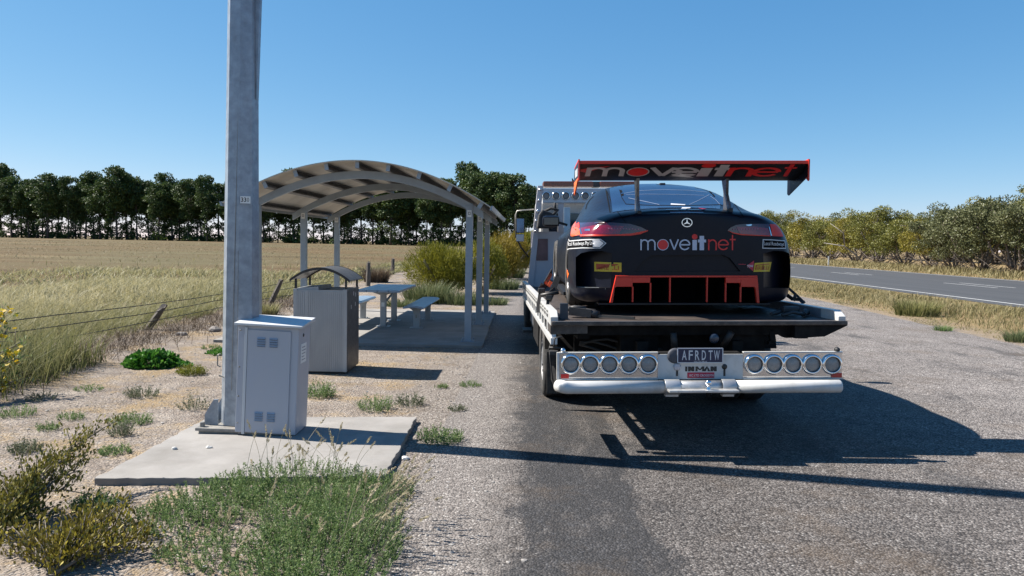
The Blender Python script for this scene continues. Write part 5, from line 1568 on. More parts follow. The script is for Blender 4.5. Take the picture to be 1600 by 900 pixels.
def lean(n, amt, bias=(.25, -.05)):
    return RNG.normal(size=(n, 2))*amt + np.array(bias)*amt
# tall grass behind the fence: green at the fence, dry seed heads further in
parts = []
def tall(n, x0, x1, y0, y1, h0, h1, w, t0, t1, keep=None):
    b = place(n, x0, x1, y0, y1)
    dn = vnoise(b[:, 0], b[:, 1], 1.3, 3)
    edge = -6.75 + .5*(vnoise(b[:, 0]*0, b[:, 1], 1.8, 5)-.5)
    k = (b[:, 0] < edge) & (RNG.random(n) < .08 + 1.1*dn)
    b = zset(b[k]); m_ = len(b)
    dist = np.clip((-6.6 - b[:, 0])/5.0, 0, 1)
    hh = RNG.uniform(h0, h1, m_)*(.7+.6*vnoise(b[:, 0], b[:, 1], 2.2, 7))
    tt = np.clip(t0 + (t1-t0)*dist + RNG.normal(size=m_)*.12, 0, 1)
    ww = w*np.clip(np.hypot(b[:, 0], b[:, 1])/12, .8, 4)
    parts.append(blades(b, hh, ww, lean(m_, .22), tt, .35))
tall(24000, -12, -6.6, 5.0, 16, .17, .40, .0065, .20, .72)
tall(24000, -15, -6.6, 12, 26, .16, .35, .009, .22, .72)
tall(9000, -22, -6.8, 22, 36, .15, .34, .012, .22, .5)
tall(4000, -9.5, -6.8, 30, 60, .15, .34, .014, .22, .5)
b = place(60000, -60, -7.0, 18, 75); d_ = np.hypot(b[:, 0], b[:, 1])
k = RNG.random(len(b)) < np.exp(-np.clip(d_-20, 0, 99)/11)*np.clip(2.2*(vnoise(b[:, 0]*.6, b[:, 1], 3.1, 41)-.35), 0, 1); b = zset(b[k]); m_ = len(b); d_ = d_[k]
parts.append(blades(b, RNG.uniform(.12, .34, m_), .010*np.clip(d_/15, .8, 4), lean(m_, .15), np.clip(RNG.normal(.28, .22, m_), 0, 1), .3))
v, q, t = merge(parts)
tag(np_mesh('tall_grass', v, q, t, g_tall), 'tall pale green and dry grass behind the wire fence', kind='stuff')
# sparse stubble over the paddock
b = place(30000, -120, -9, 22, 150)
k = RNG.random(len(b)) < .15 + 1.2*np.clip(vnoise(b[:, 0], b[:, 1]*2, 9, 9)-.35, 0, 1); b = zset(b[k]); d_ = np.hypot(b[:, 0], b[:, 1])
tag(np_mesh('paddock_stubble', *blades(b, RNG.uniform(.06, .17, len(b)), .011*np.clip(d_/18, 1, 6), lean(len(b), .1), np.clip(RNG.normal(.5, .2, len(b)), 0, 1), .2), g_straw), 'short dry stubble over the brown paddock', kind='stuff')
# dead brown litter under the fence
b = place(16000, -7.2, -4.9, 6, 22); k = RNG.random(len(b)) < np.exp(-((b[:, 0]+6.2)/.55)**2)*(.5+.9*vnoise(b[:, 0], b[:, 1], .9, 2)); b = b[k]
tag(np_mesh('dead_grass', *blades(b, RNG.uniform(.06, .22, len(b)), .008, RNG.normal(size=(len(b), 2))*.13, np.clip(RNG.normal(.35, .25, len(b)), 0, 1), .2),
    foliage('dead_grass_brown', (.06, .042, .028), (.12, .085, .058), (.22, .165, .11), .15)), 'dead brown grass matted along the foot of the fence', kind='stuff')
# verge between the rest area and the highway, and beyond the highway
parts = []
b = place(60000, 8.2, 14.4, 9, 62)
ex = 9.05 - .35*np.sin((b[:, 1]-4)/4.2*.9) + .5*(vnoise(b[:, 1], b[:, 0]*0, 1.4, 21)-.35)
k = (b[:, 0] > ex) & (RNG.random(len(b)) < .25 + .8*vnoise(b[:, 0], b[:, 1], 1.0, 22)); b = b[k]
d_ = np.hypot(b[:, 0], b[:, 1]); hv = vnoise(b[:, 0], b[:, 1], 1.6, 23)
gp_ = vnoise(b[:, 0], b[:, 1], .9, 24)
tt = np.clip(.42 + RNG.normal(size=len(b))*.14 - .7*np.clip(gp_-.55, 0, 1), 0, 1)
rise = np.clip((b[:, 0]-ex[k])/1.4, .25, 1)*np.clip((14.9-b[:, 0])/2.2, .25, 1)
parts.append(blades(b, RNG.uniform(.10, .28, len(b))*(.6+.8*hv)*rise, .010*np.clip(d_/14, .9, 4), lean(len(b), .10), tt, .35))
b = place(26000, 28.9, 37, 30, 170); b = b[RNG.random(len(b)) < .3+.7*vnoise(b[:, 0], b[:, 1], 3, 26)]; d_ = np.hypot(b[:, 0], b[:, 1])
parts.append(blades(b, RNG.uniform(.2, .5, len(b))*np.clip((b[:, 0]-28.4)/3, .4, 1.3), .012*np.clip(d_/14, .9, 9), lean(len(b), .12), np.clip(.5+RNG.normal(size=len(b))*.15, 0, 1), .3))
v, q, t = merge(parts)
tag(np_mesh('verge_grass', v, q, t, g_verge), 'dry seeding grass on the verges of the highway', kind='stuff')

# leafy weed made of thin stems with small leaves
def weed_geo(n_st, rad, h, leaf, seed, nl=9, spread=.45, elong=1.0, dens=.0):
    rs = np.random.default_rng(seed)
    r = rad*np.sqrt(rs.random(n_st)); a = rs.uniform(0, 2*np.pi, n_st)
    base = np.stack([r*np.cos(a)*elong, r*np.sin(a), np.zeros(n_st)], 1)
    fall = 1 - .45*(r/rad)**2
    hh = h*rs.uniform(.5, 1.1, n_st)*fall
    d = np.stack([np.cos(a)*spread*r/rad + rs.normal(size=n_st)*.22, np.sin(a)*spread*r/rad + rs.normal(size=n_st)*.22, np.ones(n_st)], 1); d = unit(d)
    tip = base + d*hh[:, None]
    s = unit(np.cross(d, rs.normal(size=(n_st, 3))))*.0016
    sv = np.stack([base-s, base+s, tip+s*.5, tip-s*.5], 1).reshape(-1, 3); sq = np.arange(n_st*4).reshape(-1, 4)
    t = rs.uniform(.18, 1.0, (n_st, nl))
    c = base[:, None] + d[:, None]*(hh[:, None]*t)[..., None]
    ld = unit(rs.normal(size=(n_st*nl, 3))*.75 + np.repeat(d, nl, 0)*.9)
    lt = np.clip(rs.normal(.4, .22, n_st*nl) + .25*(t.ravel()-.5), 0, 1)
    lv = leaves(c.reshape(-1, 3), ld, leaf*rs.uniform(.6, 1.3, n_st*nl), leaf*.36, lt, rs.normal(size=(n_st*nl, 3)))
    return merge([(sv, sq, np.full(len(sv), .55)), lv])
# big foreground weed patch
parts = []
rs = np.random.default_rng(5)
for cx, cy, rad, h, n, el in ((-1.50, 4.74, .36, .25, 470, 1.5), (-1.85, 4.40, .34, .20, 330, 1.3), (-1.15, 4.62, .34, .20, 300, 1.3), (-1.12, 4.15, .40, .30, 560, 1.0), (-1.02, 3.75, .38, .30, 560, 1.0),
                             (-2.0, 4.15, .26, .15, 240, 1.3), (-1.62, 3.72, .22, .15, 190, 1.3), (-1.9, 4.62, .24, .17, 170, 1.3), (-1.3, 4.42, .12, .08, 40, 1.0), (-.96, 4.75, .22, .18, 150, 1.0), (-1.05, 3.3, .4, .26, 420, 1.0)):
    v, q, t = weed_geo(int(n*.85), rad*.95, h*.82, .017, int(rs.integers(1e6)), nl=20, elong=el)
    v = v + np.array([cx, cy, -.005]); parts.append((v, q, t))
v, q, t = merge(parts)
tag(np_mesh('weed_patch', v, q, t, g_green), 'dense patch of green weeds in front of the concrete pad', kind='stuff')
# foxtail grass stalks with fluffy heads
seed_m = foliage('seed_head', (.25, .21, .125), (.36, .31, .20), (.46, .41, .29), .3)
mb_v = []
def stalk(x, y, h, lx, ly, z0=0):
    n = 9
    t = np.linspace(0, 1, n)
    p = np.stack([x+lx*t**2, y+ly*t**2, z0+h*t*(1-.12*t*np.hypot(lx, ly)/max(h, .1))], 1)
    out = []
    for i in range(n-1):
        w = .0013
        out.append(([p[i]-[w, 0, 0], p[i]+[w, 0, 0], p[i+1]+[w, 0, 0], p[i+1]-[w, 0, 0]], .3))
    d = p[-1]-p[-2]; d /= np.linalg.norm(d)
    L_ = RNG.uniform(.05, .09); m_ = 46
    tt = RNG.random(m_); c = p[-1] + d*(tt*L_)[:, None]*1.0
    rr = RNG.normal(size=(m_, 3)); rr = unit(rr - (rr@d)[:, None]*d)
    hd = unit(rr*.55 + d)
    return out, leaves(c, hd, .020*(1.2-.6*tt), .0045, RNG.uniform(.3, 1, m_))
stq, hdp = [], []
spots = []
for k in range(34): spots.append((RNG.uniform(-1.85, -1.15), RNG.uniform(4.7, 5.0), RNG.uniform(.18, .38), RNG.normal()*.08+.03, RNG.normal()*.05))
for k in range(56): spots.append((RNG.uniform(-1.05, -.72), RNG.uniform(3.5, 4.4), RNG.uniform(.18, .36), RNG.uniform(.02, .22), RNG.normal()*.06))
for k in range(18): spots.append((RNG.uniform(-1.6, -1.0), RNG.uniform(3.5, 4.2), RNG.uniform(.14, .28), RNG.normal()*.08+.05, RNG.normal()*.05))
for sp in spots:
    o_, h_ = stalk(*sp); stq += o_; hdp.append(h_)
sv = np.array([p for o_, _ in stq for p in o_]); sq = np.arange(len(sv)).reshape(-1, 4)
v, q, t = merge([(sv, sq, np.full(len(sv), .3))] + hdp)
tag(np_mesh('foxtail_grass', v, q, t, seed_m), 'pale foxtail grass seed heads rising from the weeds', kind='stuff')
# thin straw litter lying flat over the dirt
b = place(26000, -6.2, -.7, 3.2, 14); k = RNG.random(len(b)) < np.clip(1.5*(vnoise(b[:, 0], b[:, 1], .7, 31)-.42), 0, 1)*np.clip((-b[:, 0]-.6)/1.0, .05, 1); b = b[k]
inp = (b[:, 1] > 4.9) & (b[:, 1] < 7.1) & (b[:, 0] > -3.1) & (b[:, 0] < -.8); b = b[~inp]; b[:, 2] = .004
ld = unit(np.stack([RNG.normal(size=len(b)), RNG.normal(size=len(b)), RNG.uniform(0, .35, len(b))], 1))
tag(np_mesh('straw_litter', *leaves(b, ld, RNG.uniform(.04, .12, len(b)), .004, RNG.random(len(b)), np.tile([[0, 0, 1.0]], (len(b), 1)) + .01), g_straw), 'dry straw scattered over the dirt', kind='stuff')
# loose stones on the dirt and gravel
def stone_geo(c, s, seed):
    rs = np.random.default_rng(seed)
    bm = bmesh.new(); bmesh.ops.create_icosphere(bm, subdivisions=1, radius=1)
    v = np.array([q.co[:] for q in bm.verts]); f = [[x.index for x in p.verts] for p in bm.faces]; bm.free()
    v = v*rs.uniform(.75, 1.25, (len(v), 1))*np.array([s*rs.uniform(.7, 1.3), s*rs.uniform(.7, 1.3), s*rs.uniform(.4, .8)])
    return v + np.array(c), f
peb = pm('pebble', (.25, .232, .215), .9, var=.35, vscale=40)
mb = MB(); rs = np.random.default_rng(77)
n = 2600
px = np.concatenate([rs.uniform(-6, -.9, 1400), rs.normal(-.9, .55, n-1400)]); py = 3.2 + 12*rs.random(n)**1.8
for x, y, k in zip(px, py, range(n)):
    if -3.2 < x < -.75 and 4.9 < y < 7.1: continue
    if x > .05: continue
    s = .004 + .012*rs.random()**3
    v, f = stone_geo((x, y, s*.25), s, k)
    mb.add(v, f)
tag(mb.build('loose_pebbles', peb, fix=False), 'loose pebbles scattered over dirt and gravel', kind='stuff')

# individual rocks
rk = pm('rock', (.17, .155, .145), .9, var=.25, vscale=10, bmp=.6, bscale=30)
def rock(name, p, s, label, seed, cat='rock'):
    bm = bmesh.new(); bmesh.ops.create_icosphere(bm, subdivisions=2, radius=1)
    rs = np.random.default_rng(seed); ax = rs.normal(size=(6, 3))
    mt_ = pm('pale_stone', (.45, .44, .42), .9, var=.15) if cat == 'stone' else rk
    for v in bm.verts:
        k = 1 + .18*math.sin(3*v.co.x+seed) + .15*math.sin(4*v.co.y+2*seed) + .06*rs.normal()
        v.co = Vector((v.co.x*s*k*1.3, v.co.y*s*k, v.co.z*s*k*.7))
    mb = MB().from_bm(bm)
    o = mb.build(name, mt_)
    o.location = (p.x, p.y, p.z + s*.3)
    return tag(o, label, cat)
rock('rock', gp(336, 518), .085, 'grey rock at the foot of the fence beside the lamp post', 3)
rock('rock', gp(284, 524), .07, 'low brown rock half buried in dead grass below the leaning post', 5)
rock('stone', gp(273, 702, .05), .018, 'small white stone lying on the concrete pad', 8, 'stone')
rock('stone', gp(634, 718), .026, 'small pale stone just beyond the pad right edge', 9, 'stone')
rock('stone', gp(327, 700, .05), .018, 'small white stone against the lamp post base plate', 10, 'stone')

# small weeds on the dirt, each its own plant
def weed(px, py, w_px, h_px, label, mat=g_green, n=110, leaf=.022, seed=0, cat='weed', elong=1.5, nl=7, spread=.6):
    p = gp(px, py); D = p.y
    rad = w_px*D/FPX/2; h = h_px*D/FPX
    v, q, t = weed_geo(n, rad/elong**.5, h*1.15, leaf, 1000+seed, nl=nl, elong=elong**.5, spread=spread)
    o = np_mesh('weed', v, q, t, mat)
    o.location = (p.x, p.y, -.004)
    return tag(o, label, cat, 'weeds growing on the bare dirt')
WD = [
 (222, 620, 44, 20, 'grey green weed tuft on the dirt, in line with bright green clump', g_grey, 120, .02),
 (303, 640, 40, 26, 'wispy grey weed with thin bare stems left of the lamp post', g_grey, 60, .02),
 (205, 660, 66, 16, 'long low grey green weed beyond the tip of the shrub branch', g_green, 150, .02),
 (40, 706, 44, 20, 'grey weed tuft near the left edge of the dirt', g_grey, 110, .02),
 (112, 655, 36, 14, 'small yellow green weed on the dirt between two grey tufts', g_green, 70, .018),
 (28, 650, 50, 18, 'yellow green weed spread at the far left of the dirt', g_green, 90, .02),
 (75, 672, 32, 14, 'sparse yellowish weed above the brown shrub', g_green, 60, .018),
 (180, 708, 44, 14, 'flat green weed beside the shrub branch tip', g_green, 90, .02),
 (190, 680, 30, 24, 'dull green weed next to the shrub branch tip', g_grey, 80, .02),
 (245, 574, 24, 10, 'tiny flat weed just below the bright green clump', g_green, 50, .02),
 (140, 610, 40, 10, 'low thin weed in the shadow of the fence grass', g_green, 60, .02),
 (66, 625, 48, 12, 'faint weed in the fence shadow on the left', g_grey, 60, .02),
 (500, 620, 40, 24, 'green weed at right of the cabinet behind the pad', g_green, 140, .025),
 (587, 640, 52, 24, 'green weed tuft on gravel between the bin and the pad', g_green, 130, .022),
 (640, 633, 42, 20, 'grey green weed right of the gravel tuft, below the bin shadow', g_grey, 100, .022),
 (688, 690, 62, 24, 'grassy green weed right of the pad corner on straw', g_green, 170, .024),
 (735, 604, 30, 10, 'small dry weed on gravel right of the bin shadow', g_green, 70, .02),
 (690, 606, 20, 8, 'tiny weed tuft at the end of the bin shadow', g_green, 40, .02),
 (714, 642, 26, 10, 'little straw coloured weed on the gravel edge', g_grey, 50, .02),
 (150, 795, 60, 30, 'straggly green weed between the two brown shrubs and the pad', g_green, 150, .022),
 (330, 545, 26, 8, 'flat weed beside the lamp post below the rock', g_green, 50, .022),
 (300, 585, 40, 16, 'bright yellow green weed mound right of the leafy clump', foliage('lime_weed', (.11, .12, .015), (.16, .17, .02), (.22, .22, .04), .3), 160, .028),
]
for i, w_ in enumerate(WD):
    weed(*w_[:5], mat=w_[5], n=w_[6], leaf=w_[7], seed=i)
# broad leaved bright clump
leafm = foliage('bright_leaf', (.022, .085, .010), (.045, .15, .016), (.10, .24, .035), .3, rough=.45)
def clump(p, rx, ry, h, n, leaf, mat, seed):
    rs = np.random.default_rng(seed)
    d = unit(np.abs(rs.normal(size=(n, 3)))*np.sign(rs.normal(size=(n, 3)))*np.array([1, 1, 1]))
    d[:, 2] = np.abs(d[:, 2])
    c = d*np.array([rx, ry, h])*rs.uniform(.55, 1.0, (n, 1))
    ld = unit(d + rs.normal(size=(n, 3))*.7)
    return leaves(c, ld, leaf*rs.uniform(.6, 1.3, n), leaf*.9, rs.random(n))
p = gp(228, 576)
o = np_mesh('leafy_clump', *merge([clump(p, .34, .30, .20, 1500, .055, leafm, 4), tuple(a + (np.array([.34, .0, 0]) if i == 0 else 0) for i, a in enumerate(clump(p, .17, .15, .07, 260, .04, leafm, 6)))]), leafm)
o.location = (p.x-.02, p.y+.2, 0); tag(o, 'round bright green broad leaved plant on the dirt near the fence', 'plant')
p = gp(268, 566)
o = np_mesh('leafy_clump', *clump(p, .24, .22, .07, 260, .04, leafm, 14), leafm)
o.location = (p.x+.35, p.y+.8, 0); tag(o, 'small low broad leaved plant trailing behind the bright green clump', 'plant')

# ------------------------------------------------------------------ shrubs
bark = pm('grey_bark', (.16, .135, .11), .9, var=.35, vscale=8, bmp=.6, bscale=30)
def woody(name, label, loc_, stems, nleaf, leaf, mat, seed, cat='shrub', up=.8, jit=.05, group=None, wd=.45):
    """bare branching stems with small upright leaves"""
    rs = np.random.default_rng(seed)
    root = thing(name, label, cat, loc_, group=group)
    mb = MB(); segs = []
    for pts in stems:
        pts = [Vector(p) for p in pts]
        mb.tube(pts, [.011*(1-.75*i/(len(pts)-1)) for i in range(len(pts))], 6)
        for a, b in zip(pts[:-1], pts[1:]):
            segs.append((a, b))
            for _ in range(4):
                s = a.lerp(b, rs.random()); d = ((b-a).normalized() + Vector(rs.normal(size=3))*.55 + Vector((0, 0, .35))).normalized()
                e = s + d*rs.uniform(.06, .20)
                mb.tube([s, s.lerp(e, .5)+Vector((0, 0, .01)), e], [.004, .003, .0015], 4); segs.append((s, e)); segs.append((s, e)); segs.append((s.lerp(e, .5), e))
    mb.build('branch', bark, root)
    idx = rs.integers(0, len(segs), nleaf)
    A = np.array([segs[i][0][:] for i in idx]); B = np.array([segs[i][1][:] for i in idx])
    t = rs.random((nleaf, 1)); c = A*(1-t)+B*t + rs.normal(size=(nleaf, 3))*jit
    d = unit(unit(B-A)*.5 + np.array([0, 0, up]) + rs.normal(size=(nleaf, 3))*.45)
    np_mesh('foliage', *leaves(c, d, leaf*rs.uniform(.6, 1.3, nleaf), leaf*wd, rs.random(nleaf), rs.normal(size=(nleaf, 3))), mat, root)
    return root
olive = foliage('olive_leaf', (.070, .064, .014), (.155, .138, .027), (.28, .24, .045), .2, rough=.5)
gp0 = gp(-10, 845)
def rel(px, py, D, o): p = at(px, py, D); return (p.x-o.x, p.y-o.y, max(.01, p.z))
st_a = []
o0 = gp(-20, 850)
for tip, D in (((158, 672), 4.75), ((135, 690), 4.65), ((105, 718), 4.5), ((60, 752), 4.35), ((100, 765), 4.35), ((50, 790), 4.2), ((10, 785), 4.2), ((125, 735), 4.5), ((20, 765), 4.3), ((60, 830), 4.1)):
    a = Vector((0, 0, .02)); b = Vector(rel(*tip, D, o0)); m_ = a.lerp(b, .5) + Vector((0, 0, .05))
    st_a.append([a, a.lerp(m_, .5)+Vector((0, 0, .03)), m_, m_.lerp(b, .5)+Vector((0, 0, .03)), b])
woody('shrub', 'brown olive small leaved shrub with long branch reaching toward the pad', (o0.x, o0.y, 0), st_a, 5200, .030, olive, 41, jit=.022)
o1 = gp(90, 900)
st_b = []
for tip, D in (((190, 800), 4.15), ((160, 815), 4.05), ((215, 850), 3.9), ((120, 830), 3.95), ((60, 850), 3.85), ((230, 880), 3.75), ((20, 880), 3.7), ((150, 870), 3.75), ((100, 880), 3.65)):
    a = Vector((0, 0, .02)); b = Vector(rel(*tip, D, o1)); m_ = a.lerp(b, .5) + Vector((0, 0, .05))
    st_b.append([a, a.lerp(m_, .5)+Vector((0, 0, .02)), m_, m_.lerp(b, .5)+Vector((0, 0, .02)), b])
woody('shrub', 'low olive and yellow leaved shrub at the bottom left beside green weeds', (o1.x, o1.y, 0), st_b, 4600, .028, foliage('yellow_olive_leaf', (.065, .055, .012), (.15, .122, .022), (.34, .28, .032), .2, rough=.5), 43, jit=.024)
# yellow flowering plant at the far left
o2 = gp(-60, 640)
st_c = []
for tip, D in (((18, 480), 7.6), ((24, 540), 7.5), ((10, 520), 7.4), ((6, 590), 7.3), ((-30, 500), 7.4), ((15, 600), 7.2), ((30, 560), 7.5), ((-10, 560), 7.3)):
    a = Vector((0, 0, .02)); b = Vector(rel(*tip, D, o2)); m_ = a.lerp(b, .5) + Vector((-.06, 0, .1))
    st_c.append([a, a.lerp(m_, .5), m_, m_.lerp(b, .5)+Vector((0, 0, .02)), b])
rt = woody('flowering_plant', 'leggy plant with bright yellow flowers at the left edge', (o2.x, o2.y, 0), st_c, 900, .06, g_green, 47, cat='plant', jit=.03, wd=.2)
rs = np.random.default_rng(9); tips = np.array([s_[-1][:] for s_ in st_c]); tips2 = np.array([s_[-2][:] for s_ in st_c])
n = 130; ii = rs.integers(0, len(tips), n); tt = rs.random((n, 1))
np_mesh('flower', *leaves(tips[ii]*tt + tips2[ii]*(1-tt) + rs.normal(size=(n, 3))*.04, rand_dirs(n), .055, .045, rs.random(n)), foliage('yellow_petal', (.42, .27, .008), (.50, .36, .012), (.58, .45, .03), .3), rt)
b = np.stack([RNG.normal(-6.0, .35, 3800), RNG.uniform(6.2, 9.5, 3800), np.zeros(3800)], 1)
b = b[b[:, 0] < -5.0 - .16*(b[:, 1]-6.2)]
tag(np_mesh('green_grass_tuft', *blades(b, RNG.uniform(.2, .62, len(b)), .009, lean(len(b), .16, (.5, -.2)), np.clip(RNG.normal(.1, .15, len(b)), 0, 1), .3), g_tall), 'tall green grass under the yellow flowering plant', kind='stuff')

# fine needled yellow green bushes north of the shelter
broom = foliage('broom_green', (.105, .112, .014), (.205, .195, .02), (.32, .285, .034), .3)
broom_o = foliage('broom_gold', (.125, .10, .012), (.24, .175, .016), (.34, .22, .022), .3)
def bush(label, p, rx, ry, h, n, mat, seed, ln=.135, group='golden green bushes along the track'):
    rs = np.random.default_rng(seed)
    root = thing('bush', label, 'bush', (p[0], p[1], 0), group=group)
    mb = MB()
    for k in range(9):
        a = rs.uniform(0, 2*np.pi); e = Vector((math.cos(a)*rx*.7, math.sin(a)*ry*.7, h*rs.uniform(.5, .8)))
        mb.tube([(0, 0, -.05), e*.4+Vector((0, 0, .1)), e], [.05, .03, .01], 6)
    mb.build('branch', bark, root)
    n = int(n*2.3); nl = 46
    lc = unit(rs.normal(size=(nl, 3))); lc[:, 2] = np.abs(lc[:, 2])*1.1 - .1
    lc = lc*np.array([rx*.62, ry*.62, h*.52])*rs.uniform(.5, .95, (nl, 1)) + np.array([0, 0, h*.36])
    lr = rs.uniform(.22, .40, nl)*min(rx, h)
    i = rs.integers(0, nl, n); d = rand_dirs(n)
    c = lc[i] + d*(lr[i]*rs.uniform(.55, 1.0, n))[:, None]
    k = c[:, 2] > .03; c, d = c[k], d[k]; m_ = len(c)
    dd = unit(d*.7 + np.array([0, 0, .75]) + rs.normal(size=(m_, 3))*.35)
    tint = np.clip(.35 + .5*(rs.random(nl)[i][k]-.5) + rs.normal(size=m_)*.18, 0, 1)
    np_mesh('foliage', *leaves(c, dd, ln*rs.uniform(.5, 1.2, m_), ln*.13, tint, rs.normal(size=(m_, 3))), mat, root)
    return root
bush('large rounded yellow green bush just north of the shelter table', (-2.55, 21.9), 1.42, 1.3, 1.62, 14000, broom, 61)
bush('yellow green bush tucked behind right shelter posts', (-1.5, 24.2), 1.25, 1.5, 1.70, 8000, broom, 62)
bush('golden bush right of the shelter posts', (-1.3, 28.6), 1.3, 1.8, 2.05, 8000, broom_o, 63)
bush('orange gold bush further up the gravel track', (-.9, 34.0), 1.4, 2.1, 2.2, 7000, broom_o, 64)
bush('green gold bush behind the truck mirror', (-.35, 42), 1.5, 2.2, 2.3, 6000, broom, 65, ln=.32)
bush('farthest golden bush showing at the truck bulkhead', (.35, 52), 1.7, 2.4, 2.5, 5000, broom, 66, ln=.36)
# grassy tufts on the track edge
def tuft(label, px, py, w_px, h_px, n, mat, seed):
    p = gp(px, py); rs = np.random.default_rng(seed)
    rad = w_px*p.y/FPX/2; h = h_px*p.y/FPX
    a = rs.uniform(0, 2*np.pi, n); r = rad*np.sqrt(rs.random(n))
    b = np.stack([r*np.cos(a), r*np.sin(a)*.8, np.zeros(n)], 1)
    ln_ = np.stack([np.cos(a), np.sin(a)], 1)*(r/rad)[:, None]*h*.4 + rs.normal(size=(n, 2))*h*.2
    o = np_mesh('grass_tuft', *blades(b, h*rs.uniform(.5, 1.15, n), .012*p.y/14, ln_, np.clip(rs.normal(.3, .2, n), 0, 1), .4), mat)
    o.location = (p.x, p.y, -.01)
    return tag(o, label, 'grass tuft', 'grass tufts round the shelter')
sage = foliage('sage_grass', (.055, .08, .035), (.10, .13, .055), (.22, .22, .11), .3)
tuft('seeding green grass tuft between the table and yellow bush', 668, 473, 70, 36, 900, sage, 71)
tuft('low green tuft behind the picnic table right edge', 625, 479, 44, 14, 300, sage, 72)
tuft('green tuft at foot of the first yellow bush left of posts', 722, 476, 50, 26, 450, sage, 73)
tuft('sage green tuft on the track right of the posts', 786, 452, 46, 18, 600, sage, 74)
tuft('pale green tuft nearest the slab right corner', 772, 476, 40, 14, 350, sage, 75)
tuft('sage green tuft higher up the gravel track', 800, 434, 36, 18, 500, sage, 76)
tuft('pale tuft by the truck bulkhead on the track', 811, 418, 22, 14, 350, sage, 77)
b = gp(588, 441)
tuft('dry brown tumbled bush near the far fence posts', 588, 441, 36, 26, 700, foliage('dry_brush', (.08, .055, .038), (.14, .10, .068), (.22, .17, .12), .15), 78)
tuft('green tuft at the second leaning fence post', 414, 492, 36, 22, 400, g_tall, 79)
tuft('large green grass tuft on the verge facing the rest area', 1432, 493, 62, 26, 900, foliage('verge_green', (.075, .095, .028), (.16, .165, .055), (.32, .28, .13), .3), 80)
tuft('small dark green tuft at the verge edge', 1473, 517, 26, 10, 200, g_green, 81)
tuft('green tuft at the right edge of the verge', 1592, 534, 40, 20, 400, MATS.get('x') or sage, 82)

# ------------------------------------------------------------------ trees
def tree_mesh(kind, seed):
    rs = np.random.default_rng(seed)
    mb = MB(); vs = []
    if kind == 'pine':
        H_ = 17.0 + rs.uniform(-1.2, 1.2)
        bx, by = rs.normal(size=2)*.35
        def tr(t): return Vector((bx*t*t, by*t*t, H_*t))
        mb.tube([tr(k/8*.93) for k in range(9)], [.27*(1-.8*k/8) for k in range(9)], 7)
        cl = []
        for k in range(58):                               # upper crown, rounded
            z = .40 + .58*rs.random()**.75
            w = 3.7*math.sqrt(max(.05, 1-((z-.70)/.31)**2)) if z > .70 else 3.7*(.45+.55*(z-.40)/.30)
            a = rs.uniform(0, 2*math.pi); r = w*math.sqrt(rs.random())
            cl.append((tr(z)+Vector((r*math.cos(a), r*math.sin(a), -.12*r)), rs.uniform(.8, 1.4), 120, .8))
        for k in range(20):                               # ragged lower boughs
            z = rs.uniform(.10, .48); a = rs.uniform(0, 2*math.pi); r = rs.uniform(.3, 2.8)
            cl.append((tr(z)+Vector((r*math.cos(a), r*math.sin(a), -.25*r)), rs.uniform(.4, .95), 34, .8))
        for c, s, n, f in cl:
            z = max(.1, min(.93, (c.z+.3*(c-tr(c.z/H_)).length)/H_ - .03))
            mb.tube([tr(z*.97), tr(z).lerp(c, .55)+Vector((0, 0, .1)), c], [.06, .04, .015], 4)
        leaf = .40
    else:
        H_ = 6.4 + rs.uniform(-.5, .9)
        cl = []
        nst = 6
        for k in range(nst):
            a = 2*math.pi*k/nst + rs.uniform(-.4, .4); r = rs.uniform(1.0, 3.2)
            e = Vector((r*math.cos(a), r*math.sin(a), H_*rs.uniform(.55, .86)))
            m_ = Vector((e.x*.55, e.y*.55, e.z*.42)) + Vector(rs.normal(size=3))*.25
            m2 = m_.lerp(e, .55) + Vector(rs.normal(size=3))*.25
            mb.tube([(rs.normal()*.15, rs.normal()*.15, -.1), m_*.5+Vector(rs.normal(size=3))*.12, m_, m2, e], [.12, .10, .08, .055, .025], 6)
            for j in range(5):
                b0 = m_.lerp(e, rs.uniform(.2, 1.0)); aa = rs.uniform(0, 2*math.pi); rr = rs.uniform(.5, 1.6)
                b1 = b0 + Vector((rr*math.cos(aa), rr*math.sin(aa), rs.uniform(.1, 1.2)))
                b1.z = min(b1.z, H_*.93)
                mb.tube([b0, b0.lerp(b1, .5)+Vector(rs.normal(size=3))*.1, b1], [.04, .03, .012], 5)
                cl.append((b1, rs.uniform(.6, 1.1), 300, .62))
            cl.append((e, rs.uniform(.8, 1.25), 390, .62))
        for k in range(26):                               # skirt
            a = rs.uniform(0, 2*math.pi); r = rs.uniform(1.6, 3.7)
            cl.append((Vector((r*math.cos(a), r*math.sin(a), rs.uniform(1.7, 4.8))), rs.uniform(.6, 1.1), 275, .7))
        for k in range(30):                               # dead twigs low down
            a = rs.uniform(0, 2*math.pi); r = rs.uniform(.8, 3.0)
            mb.tube([(0, 0, .2), (r*.5*math.cos(a), r*.5*math.sin(a), rs.uniform(.3, 1.2)), (r*math.cos(a+.3), r*math.sin(a+.3), rs.uniform(.3, 2.2))], [.04, .03, .008], 4)
        leaf = .155
    P_ = []
    for c, s, n, f in cl:
        n = int(n*(1.0 if kind == 'pine' else 1.0))
        d = unit(rs.normal(size=(n, 3)))
        p = d*np.array([1, 1, f])*(s*rs.uniform(.35, 1.0, n)**.6)[:, None] + np.array(c[:])
        ld = unit(d*.6 + np.array([0, 0, .25]) + rs.normal(size=(n, 3))*.8)
        tint = np.clip(rs.random()*.5 + .2 + rs.normal(size=n)*.15, 0, 1)
        P_.append(leaves(p, ld, leaf*rs.uniform(.7, 1.5, n), leaf*(.85 if kind == 'pine' else .62), tint, rs.normal(size=(n, 3))))
    return mb, merge(P_)
